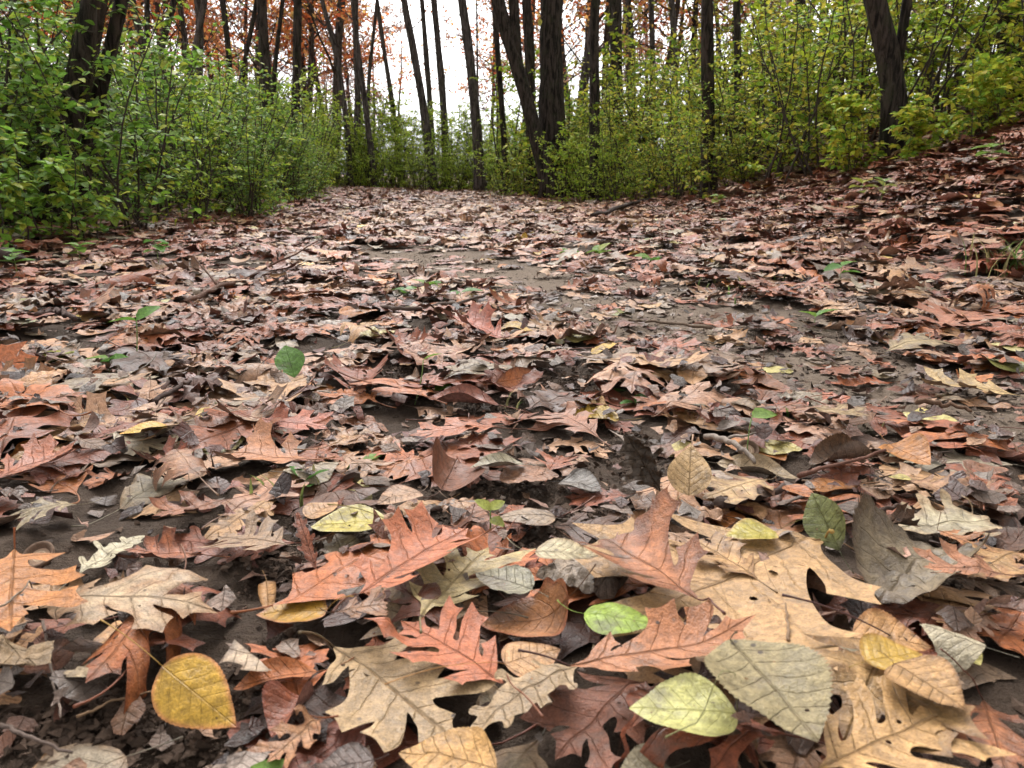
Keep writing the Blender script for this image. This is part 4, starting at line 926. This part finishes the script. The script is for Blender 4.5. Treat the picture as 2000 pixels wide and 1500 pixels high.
def tree(pix, Y, wpx, label, bark=None, top=None, leafc=None, n_leaf=0, limbs=7, fork=None, z_from=None, low=()):
    """pix: trunk centre line in the picture from top to foot at distance Y; wpx: trunk width there"""
    r = random.Random(sum(map(ord, label))); bark = bark or (M_BARK if Y < 10.5 else M_BARKG)  # distant trunks get the paler bark, its colour standing in for haze
    P = [at(px, py, Y) for px, py in pix][::-1]; d0 = P[1] - P[0]; b = P[0]
    zt = float(terrain(b[0], Y)); k = (zt - b[2]) / d0[2] if abs(d0[2]) > 1e-6 else 0
    if b[2] > zt: b = b + d0 * k * .6; b[2] = zt
    else: b = b.copy(); b[2] = zt
    P[0] = b; P = [b - np.array((0, 0, .06))] + P; rad = wpx * Y / F / 2
    dv = P[-1] - P[-2]; dv = dv / np.linalg.norm(dv); dv = dv * .6 + np.array((0, 0, .4)); H = top or max(6.5, P[-1][2] + 4); n_up = 5
    for _ in range(n_up): P.append(P[-1] + dv / dv[2] * (H - P[-1][2]) / (n_up - _) * 1.0 + np.array((r.gauss(0, .05), r.gauss(0, .05), 0)))
    T = curve_pts(P, max(24, int(H * 5))); z = T[:, 2] - b[2]; R = rad * (1 - .80 * np.clip(z / H, 0, 1) ** 1.25) * (1 + .55 * np.exp(-np.clip(z, 0, 9) / .16)) ; R *= 1 + .05 * np.sin(z * 5 + r.uniform(0, 6)) + .03 * np.sin(z * 13)
    e = empty('tree', b); tag(e, label, 'tree', 'trees along the path'); T0 = T - b
    mb = MB(); mb.tube(T0, R, 16 if wpx > 18 else 10, bump=.035); mb.build('trunk', bark, e)
    if fork:
        fp = [at(px, py, Y) for px, py in fork[0]]; dv = fp[-1] - fp[-2]; dv /= np.linalg.norm(dv); fp.append(fp[-1] + dv * 1.5); fp.append(fp[-1] + (dv * .4 + np.array((0, 0, .6))) * 2.5)
        F_ = curve_pts(fp, 24) - b; mb = MB(); mb.tube(F_, fork[1] * Y / F / 2 * np.linspace(1, .4, len(F_)), 12, bump=.03); mb.build('forked_trunk', bark, e)
    for (p0, p1) in low:      # bare twigs that show against the sky
        A, B_ = at(*p0, Y) - b, at(*p1, Y - .25) - b; mb = MB(); L = np.linalg.norm(B_ - A); Q = limb_path(r, A, B_ - A, L, 7, .1, .08); mb.tube(Q, max(.006, rad * .13) * np.linspace(1, .35, len(Q)), 5)
        for s in range(4): q = Q[r.randrange(2, 7)]; W = limb_path(r, q, (B_ - A) / L + np.array((r.gauss(0, .5), r.gauss(0, .3), r.gauss(.1, .5))), L * .4, 5); mb.tube(W, max(.003, rad * .05) * np.linspace(1, .5, 6), 4, cap=False)
        mb.build('branch', bark, e)
    crown(e, T0, r, rad, max(3, limbs - 1), z_from or max(2.6, (at(1000, 0, Y)[2] - b[2]) * 1.02), leafc or RUST, n_leaf * 2, bark, sub=3, twigs=3)
    return e
# left side, near to far
tree([(194, 0), (160, 140), (122, 290), (98, 470)], 3.35, 44, 'thick dark trunk leaning right in the left thicket', limbs=5)
tree([(242, 0), (215, 115), (172, 230), (156, 400), (150, 470)], 3.45, 24, 'thinner dark trunk right beside the thick left trunk', limbs=5)
tree([(28, 0), (20, 120), (10, 330)], 5.5, 16, 'thin trunk in the top left corner', limbs=4)
tree([(288, 0), (286, 115), (280, 380)], 8.0, 11, 'thin dark trunk left of the slanting branchy trunk', limbs=5, leafc=RUST, n_leaf=2, low=(((287, 80), (320, 20)),))
tree([(345, 0), (311, 100), (285, 195), (268, 280), (255, 430)], 6.0, 13, 'slanting thin trunk with bare branches in the left thicket', limbs=5, low=(((316, 90), (345, 30)), ((318, 85), (285, 20)), ((300, 150), (360, 60))))
tree([(402, 0), (386, 70), (372, 150), (355, 390)], 10.5, 14, 'left one of the close trunk pair amid orange foliage', limbs=6, leafc=RUST, n_leaf=3, z_from=2.2)
tree([(386, 0), (393, 80), (388, 150), (380, 390)], 11.0, 16, 'right one of the close trunk pair amid orange foliage', limbs=6, leafc=RUST, n_leaf=3, z_from=2.2)
tree([(434, 0), (444, 70), (450, 130), (452, 390)], 9.5, 12, 'thin dark trunk with green climbers left of the straight trunk', limbs=5, leafc=RUST, n_leaf=1)
tree([(500, 20), (486, 80), (470, 150), (455, 390)], 9.0, 9, 'very thin right-leaning trunk left of the straight trunk', limbs=4)
tree([(510, 0), (518, 130), (526, 250), (532, 400)], 7.5, 21, 'straight dark trunk in the middle of the left thicket', limbs=6, low=(((518, 110), (548, 30)),))
tree([(554, 0), (545, 60), (534, 140), (536, 395)], 8.5, 9, 'very thin trunk between the two straight left trunks', limbs=4, low=(((545, 60), (562, 20)),))
tree([(582, 0), (580, 110), (577, 260), (576, 395)], 8.2, 17, 'straight trunk at the right end of the left thicket', limbs=6)
tree([(628, 0), (646, 60), (664, 140), (680, 262), (685, 372)], 12.5, 11, 'thin left-leaning trunk wrapped in red leaves', limbs=7, leafc=RUST, n_leaf=3, z_from=1.6)
tree([(694, 0), (695, 80), (699, 170), (697, 280), (695, 370)], 13.5, 13, 'dark trunk behind the slim curved trunk', limbs=6, leafc=RUST, n_leaf=2, z_from=2.2)
tree([(690, 0), (697, 90), (713, 200), (724, 290), (733, 366)], 12.2, 12, 'slim curved trunk with its foot at the path end', limbs=5, leafc=RUST, n_leaf=1)
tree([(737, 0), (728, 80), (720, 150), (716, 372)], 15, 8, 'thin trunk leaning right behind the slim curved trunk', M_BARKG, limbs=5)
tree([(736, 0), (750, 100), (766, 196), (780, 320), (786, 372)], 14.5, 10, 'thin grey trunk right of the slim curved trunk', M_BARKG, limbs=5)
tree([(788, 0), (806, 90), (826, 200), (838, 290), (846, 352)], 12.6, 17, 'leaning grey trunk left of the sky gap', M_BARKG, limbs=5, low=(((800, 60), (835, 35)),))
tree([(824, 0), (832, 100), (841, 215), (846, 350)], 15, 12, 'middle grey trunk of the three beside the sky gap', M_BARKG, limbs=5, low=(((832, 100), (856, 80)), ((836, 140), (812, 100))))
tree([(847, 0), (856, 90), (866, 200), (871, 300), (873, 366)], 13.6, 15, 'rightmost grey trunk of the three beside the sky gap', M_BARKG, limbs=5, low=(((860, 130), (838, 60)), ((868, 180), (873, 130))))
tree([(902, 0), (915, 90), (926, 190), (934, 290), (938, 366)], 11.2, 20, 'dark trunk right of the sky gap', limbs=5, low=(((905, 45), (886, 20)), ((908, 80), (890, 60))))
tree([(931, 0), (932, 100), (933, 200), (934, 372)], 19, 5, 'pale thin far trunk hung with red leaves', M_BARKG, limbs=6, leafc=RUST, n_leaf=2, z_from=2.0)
tree([(966, 0), (970, 80), (978, 175), (985, 280), (990, 376)], 10.2, 12, 'thin dark trunk left of the forked trunk', limbs=5)
tree([(968, 0), (985, 50), (1012, 130), (1036, 225), (1062, 320), (1078, 385)], 8.2, 28, 'leaning dark forked trunk at the right of the path', limbs=5, fork=([(1010, 120), (1006, 60), (1003, 0)], 20))
tree([(1028, 0), (1033, 60), (1036, 130), (1040, 385)], 9.6, 21, 'dark trunk between the forked trunk and the thickest trunk', limbs=5)
big = tree([(1077, 0), (1076, 100), (1077, 200), (1081, 300), (1084, 388)], 8.4, 48, 'thickest dark trunk at the right of the path', limbs=6)
tree([(1160, 0), (1161, 100), (1161, 210), (1162, 380)], 7.4, 20, 'straight slim trunk right of the thickest trunk', limbs=5)
tree([(1202, 0), (1203, 110), (1204, 370)], 9.8, 27, 'dark trunk behind yellow green leaves right of centre', limbs=5)
tree([(1226, 0), (1234, 70), (1238, 365)], 13, 13, 'slim grey trunk behind the right thicket', M_BARKG, limbs=5, leafc=RUST, n_leaf=2, z_from=2.4)
tree([(1272, 0), (1274, 80), (1276, 360)], 12, 12, 'slim trunk amid red leaves in the right thicket', limbs=5, leafc=RUST, n_leaf=2, z_from=2.2)
tree([(1312, 0), (1316, 60), (1318, 360)], 11.5, 14, 'far trunk left of the leafy dark trunk', limbs=4)
tree([(1380, 0), (1381, 100), (1383, 220), (1386, 335)], 5.6, 24, 'leafy dark trunk in the right thicket', limbs=5)
tree([(1440, 0), (1441, 120), (1441, 320)], 6.8, 14, 'slim trunk right of the leafy dark trunk', limbs=4)
tree([(1566, 0), (1570, 320)], 8.5, 12, 'slim trunk deep in the right thicket', limbs=4)
tree([(1705, 0), (1728, 70), (1748, 150), (1756, 210), (1752, 285)], 4.15, 42, 'thick crooked trunk on the right bank', limbs=5, fork=([(1750, 150), (1762, 70), (1772, 0)], 18))
tree([(1958, 0), (1962, 80), (1968, 140), (1972, 280)], 5.0, 24, 'trunk at the right picture edge', limbs=4)
yl = obj('leaf', GL[4], None, big); yl.location = Vector(at(1054, 36, 8.05)) - big.location; yl.scale = (.075,) * 3; yl.rotation_euler = (.3, 1.3, 1.2); yl['label'] = 'single yellow leaf hanging in front of the trunk'
mb = MB(); qa = np.array(yl.location); mb.tube([qa, qa + np.array((.05, .18, .06)), qa + np.array((.12, .36, .05))], .003, 4, lin(60, 48, 40)); mb.build('twig', M_TWIG, big)

# far woodland: a few grown kinds, copied
def far_tree(seed, H, rad, leafc, n_leaf, limbs, bark, z_from, sub, twigs, ls):
    r = random.Random(seed); e = empty('far_tree'); P = limb_path(r, (0, 0, -.1), (r.uniform(-.1, .1), 0, 1), H, 14, .0, .04); mb = MB(); mb.tube(P, rad * np.linspace(1.1, .15, len(P)), 10, bump=.04); mb.build('trunk', bark, e)
    crown(e, P, r, rad, limbs, z_from, leafc, n_leaf, bark, 1.25, ls, twigs, sub); return e
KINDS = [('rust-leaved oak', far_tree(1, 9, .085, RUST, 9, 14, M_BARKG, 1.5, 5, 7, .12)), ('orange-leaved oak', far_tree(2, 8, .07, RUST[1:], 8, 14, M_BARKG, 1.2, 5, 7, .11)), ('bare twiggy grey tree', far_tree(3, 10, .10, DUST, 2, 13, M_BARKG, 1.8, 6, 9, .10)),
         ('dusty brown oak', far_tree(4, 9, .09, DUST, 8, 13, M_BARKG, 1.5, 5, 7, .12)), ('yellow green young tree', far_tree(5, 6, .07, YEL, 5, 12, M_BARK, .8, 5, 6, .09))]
spots = []
for (px, Y, k) in ((20, 15, 3), (90, 19, 0), (150, 24, 2), (235, 17, 1), (270, 22, 0), (330, 15.5, 0), (365, 20, 1), (405, 25, 0), (420, 16, 1), (470, 22, 0), (520, 18, 2), (560, 26, 3), (600, 17.5, 1), (640, 21, 0), (655, 16.5, 0), (690, 30, 3), (735, 42, 3),
                   (775, 48, 2), (705, 22, 1), (955, 30, 1), (1010, 22, 2), (1060, 17, 1), (1120, 15, 0), (1140, 21, 3), (1190, 17, 1), (1230, 23, 2), (1265, 16, 0), (1300, 20, 1), (1350, 14, 4), (1420, 12, 4), (1470, 15, 3), (1530, 12.5, 4), (1600, 15, 2), (1660, 11, 4), (1720, 14, 3), (1790, 11.5, 4), (1860, 14, 2), (1930, 10.5, 4), (1985, 13, 3),
                   (-120, 16, 0), (-260, 20, 3), (2100, 12, 4), (2250, 16, 3), (600, 38, 3), (480, 40, 3), (660, 46, 3), (360, 42, 3), (1080, 42, 3), (1180, 46, 3)):
    p = at(px, 335, Y); spots.append((p[0], Y, k, px))
for k_, px in enumerate(list(range(10, 700, 50)) + list(range(985, 2000, 70))):
    Y = TR.uniform(22, 34); p = at(px + TR.uniform(-15, 15), 335, Y); spots.append((p[0], Y, TR.choice((1, 2, 3, 2) if px < 720 else (2, 3, 2, 4)), px))
TLAND = [(o['label'], *[float(q_[0]) for q_ in project(np.array(o.location) + np.array((0, 0, 1.2)))[:2]]) for o in COL.objects if o.type == 'EMPTY' and o.get('category') == 'tree']
TLAND = [('the ' + l, x, y) for l, x, y in TLAND]
used = set(); items = []; roots = []
def copy_tree(src):
    c = src.copy(); COL.objects.link(c)
    for ch in src.children:
        k = ch.copy(); COL.objects.link(k); k.parent = c
    return c
for (x, y, k, px) in spots:
    nm, src = KINDS[k]; e = src if k not in used else copy_tree(src); used.add(k); e.location = (x, y, float(terrain(x, y)) - .05); s = TR.uniform(.85, 1.2); e.scale = (s, s, s); e.rotation_euler = (TR.gauss(0, .03), TR.gauss(0, .03), TR.uniform(0, 6.28))
    roots.append(e); items.append((nm + (' far off' if y > 28 else ''), px, 180 - y))
def short_tree(l):
    import re
    a = re.split(r' (?:in the|at the|with|behind|amid|wrapped|hung|beside|between|deep|on the) ?', l)[0]
    return a if len(a.split()) > 3 else ' '.join(l.split()[:7])
TL2 = [(short_tree(l), x, y * .2) for l, x, y in TLAND if len(short_tree(l).split()) <= 7]
for n, l in rel_labels(items, TL2).items(): tag(roots[n], l.replace('in front of', 'near'), 'tree', 'trees of the far woodland')

# ------------------------------------------------------------------ shrubs
def grow_shrub(seed, h, n_stem, n_leaf, size, pal, spread):
    r = random.Random(seed); st = MB(); leaves = []; twigs = []
    for s in range(n_stem):
        a = r.uniform(0, 6.28); H = h * r.uniform(.65, 1.05); d = (math.cos(a) * spread, math.sin(a) * spread, 1); P = limb_path(r, (r.gauss(0, .06), r.gauss(0, .06), -.03), d, H, 10, .15, .09); st.tube(P, np.linspace(.0075, .0022, len(P)) * (h / 1.3), 6, (.055, .042, .034), bump=.08)
        for k in range(9):
            j = r.randrange(1, 10); a2 = r.uniform(0, 6.28); L = h * r.uniform(.16, .34) * (1.15 - .05 * j); W = limb_path(r, P[j], (math.cos(a2), math.sin(a2), r.uniform(-.1, .7)), L, 6, .05, .16); st.tube(W, np.linspace(.0028, .0012, len(W)) * (h / 1.3), 4, (.06, .048, .036), cap=False); twigs.append(W)
        twigs.append(P[5:])
    for i in range(n_leaf):
        W = r.choice(twigs); t = r.uniform(.1, 1) * (len(W) - 1); j = min(int(t), len(W) - 2); p = W[j] + (W[j + 1] - W[j]) * (t - j); d = W[j + 1] - W[j]; d /= np.linalg.norm(d)
        a = r.uniform(0, 6.28); o = np.array((math.cos(a), math.sin(a), r.gauss(-.15, .4))); x = d * .5 + o; x /= np.linalg.norm(x); up = np.array((r.gauss(0, .45), r.gauss(0, .45), 1)); y = np.cross(up, x); y /= np.linalg.norm(y); z = np.cross(x, y)
        leaves.append((np.stack([x, y, z], 1) * size * r.uniform(.55, 1.2), p + x * .006, r.choice(pal), r.uniform(.72, 1.25)))
    return st, leaves
BASE = small_leaf(1, .30, (1, 1, 1)); BV = BASE.v[0]; BF = BASE.f[0]; BU = BASE.u[0]
G_L = ((.15, .29, .04), (.20, .36, .045), (.11, .22, .04), (.27, .39, .055), (.36, .41, .06), (.17, .26, .08)); G_M = ((.29, .43, .04), (.34, .47, .045), (.21, .35, .035), (.43, .49, .055)); G_R = ((.33, .42, .04), (.40, .47, .05), (.22, .35, .04), (.52, .50, .065), (.16, .29, .04), (.46, .40, .06))
def shrub_meshes(seed, h, ns, nl, size, pal, spread, split=0):
    st, lv = grow_shrub(seed, h, ns, nl, size, pal, spread); me_s = st.mesh('stem'); me_s.materials.append(M_TWIG); mb = MB()
    for R, p, c, k in lv[split:]: mb.add(BV @ R.T + p, BF, np.array(c) * k, BU)
    me_f = mb.mesh('foliage'); me_f.materials.append(M_SHRUB); return me_s, me_f, lv[:split]
VAR = {}
for key_, pal in (('L', G_L), ('M', G_M), ('R', G_R)):
    VAR[key_] = [shrub_meshes(100 + 10 * ord(key_) + i, 1.3, 6, (1100, 900, 760, 1000, 850)[i], (.034, .040, .050, .037, .044)[i], pal, .30) for i in range(5)]
SHR = []
LEAFC = {}
def leaf_me(c):
    if c not in LEAFC:
        m = small_leaf(1, .30, c).mesh('shrub_leaf'); m.materials.append(M_SHRUB); LEAFC[c] = m
    return LEAFC[c]
def shrub(x, y, h, key_, near=False, size=1.0):
    e = empty('shrub', (x, y, float(terrain(x, y)))); r = SR
    if near:
        ms, mf, lv = shrub_meshes(r.randrange(10 ** 6), h, 6, 850, .039 * size, {'L': G_L, 'M': G_M, 'R': G_R}[key_], .28, 150)
        obj('stem', ms, None, e); o = obj('foliage', mf, None, e); o['kind'] = 'stuff'
        for R, p, c, k in lv:
            l = obj('leaf', leaf_me(c), None, e); M4 = Matrix([list(R[i]) + [p[i]] for i in range(3)] + [[0, 0, 0, 1]]); l.matrix_local = M4
    else:
        ms, mf, _ = r.choice(VAR[key_]); s = h / 1.3; e.scale = (s * r.uniform(.9, 1.15),) * 2 + (s,)
        obj('stem', ms, None, e); o = obj('foliage', mf, None, e); o['kind'] = 'stuff'
    e.rotation_euler = (0, 0, r.uniform(0, 6.28)); SHR.append((e, key_, h, near)); return e
near_left = [(-2.05, 3.0, .8), (-2.5, 3.2, .95), (-1.95, 2.35, .85), (-1.58, 2.72, .6), (-2.30, 2.8, 1.15), (-1.62, 3.15, .95), (-2.1, 3.4, 1.3), (-1.72, 3.6, 1.1), (-1.75, 2.55, .6)]
for (x, y, h_) in near_left: shrub(x, y, h_, 'L', True)
for (x, y) in [(2.72, 3.95), (1.80, 4.55), (2.95, 3.75), (1.72, 4.95), (3.15, 4.2)]: shrub(x, y, SR.uniform(1.1, 1.4), 'R', True)
for (x, y, h_) in ((2.0, 3.85, .42), (2.28, 3.8, .5), (2.5, 4.1, .7), (1.85, 4.1, .5)): shrub(x, y, h_, 'R', True)
def rows(y0, y1, step, edge, side, depths, key_, hr):
    y = y0
    while y < y1:
        for d in depths:
            xx = float(edge(y)) + side * (d + SR.uniform(-.12, .12)); yy = y + SR.uniform(-.2, .2)
            shrub(xx, yy, SR.uniform(*hr) * (1.0 if d > .3 else .85), key_ if SR.random() < .8 else 'M')
        y += step
rows(2.6, 4.4, .42, left_edge, -1, (.9, 1.35, 1.9), 'L', (1.2, 1.6))
rows(4.0, 9.8, .40, left_edge, -1, (.20, .62, 1.1, 1.7), 'L', (1.05, 1.45))
rows(9.6, 13.2, .45, left_edge, -1, (.15, .6, 1.1), 'M', (1.3, 1.75))
rows(4.6, 9.6, .46, right_edge, 1, (.22, .65, 1.15, 1.75), 'R', (1.2, 1.65))
rows(3.6, 4.8, .50, right_edge, 1, (.9, 1.4, 1.9, 2.5), 'R', (1.4, 1.9))
rows(5.2, 9.8, .30, right_edge, 1, (-.12,), 'R', (.55, .95))
for px in range(1100, 1420, 36):
    Y = float(np.interp(px, (1030, 1200, 1300, 1400), (7.5, 7.0, 6.2, 5.1))) + SR.uniform(-.2, .2); p = at(px, 380, Y); shrub(p[0], Y, SR.uniform(.5, .95), 'M' if px < 1250 else 'R')
rows(3.8, 9.6, .40, left_edge, -1, (.05,), 'L', (.6, 1.0))
rows(9.4, 12.6, .55, right_edge, 1, (.25, .75, 1.3), 'M', (1.1, 1.5))
for px in range(560, 1010, 25):
    for Y, hh in ((12.7, 1.15), (13.4, 1.45), (14.3, 1.65)):
        p = at(px + SR.uniform(-14, 14), 370, Y); shrub(p[0], Y + SR.uniform(-.25, .25), hh * SR.uniform(.8, 1.15), 'M')
for px in range(590, 1020, 26):
    Y = SR.uniform(11.7, 12.3); p = at(px, 370, Y); shrub(p[0], Y, SR.uniform(.55, .9), 'M')
for px in range(-60, 2100, 75):
    if 600 < px < 960: continue
    Y = SR.uniform(11, 13) if px < 600 else SR.uniform(8.5, 11); p = at(px, 340, Y); shrub(p[0], Y, SR.uniform(1.7, 2.3), 'M' if px < 1000 else 'R')
SL = [(short_tree(l), x, 200) for l, x, y in TLAND if len(short_tree(l).split()) <= 7]
items = []
for e, key_, h, near in SHR:
    px, py, dep = project(np.array(e.location) + np.array((0, 0, h * .5))); c = {'L': 'deep green', 'M': 'light green', 'R': 'yellow green'}[key_]
    hgt = 'low' if h < 1.15 else ('tall' if h > 1.5 else 'mid-height'); items.append((f'{hgt} {c} shrub', float(px[0]), 200 + (8 - dep[0]) * 14))
for n, l in rel_labels(items, SL).items():
    tag(SHR[n][0], l, 'shrub', 'shrubs of the roadside thicket')
print('leaves', len(LEAVES), 'single', len(chosen), n_oak, n_oth, 'shrubs', len(SHR), 'tris', sum(len(o.data.polygons) for o in {o.data.name: o for o in COL.objects if o.type == 'MESH'}.values()))
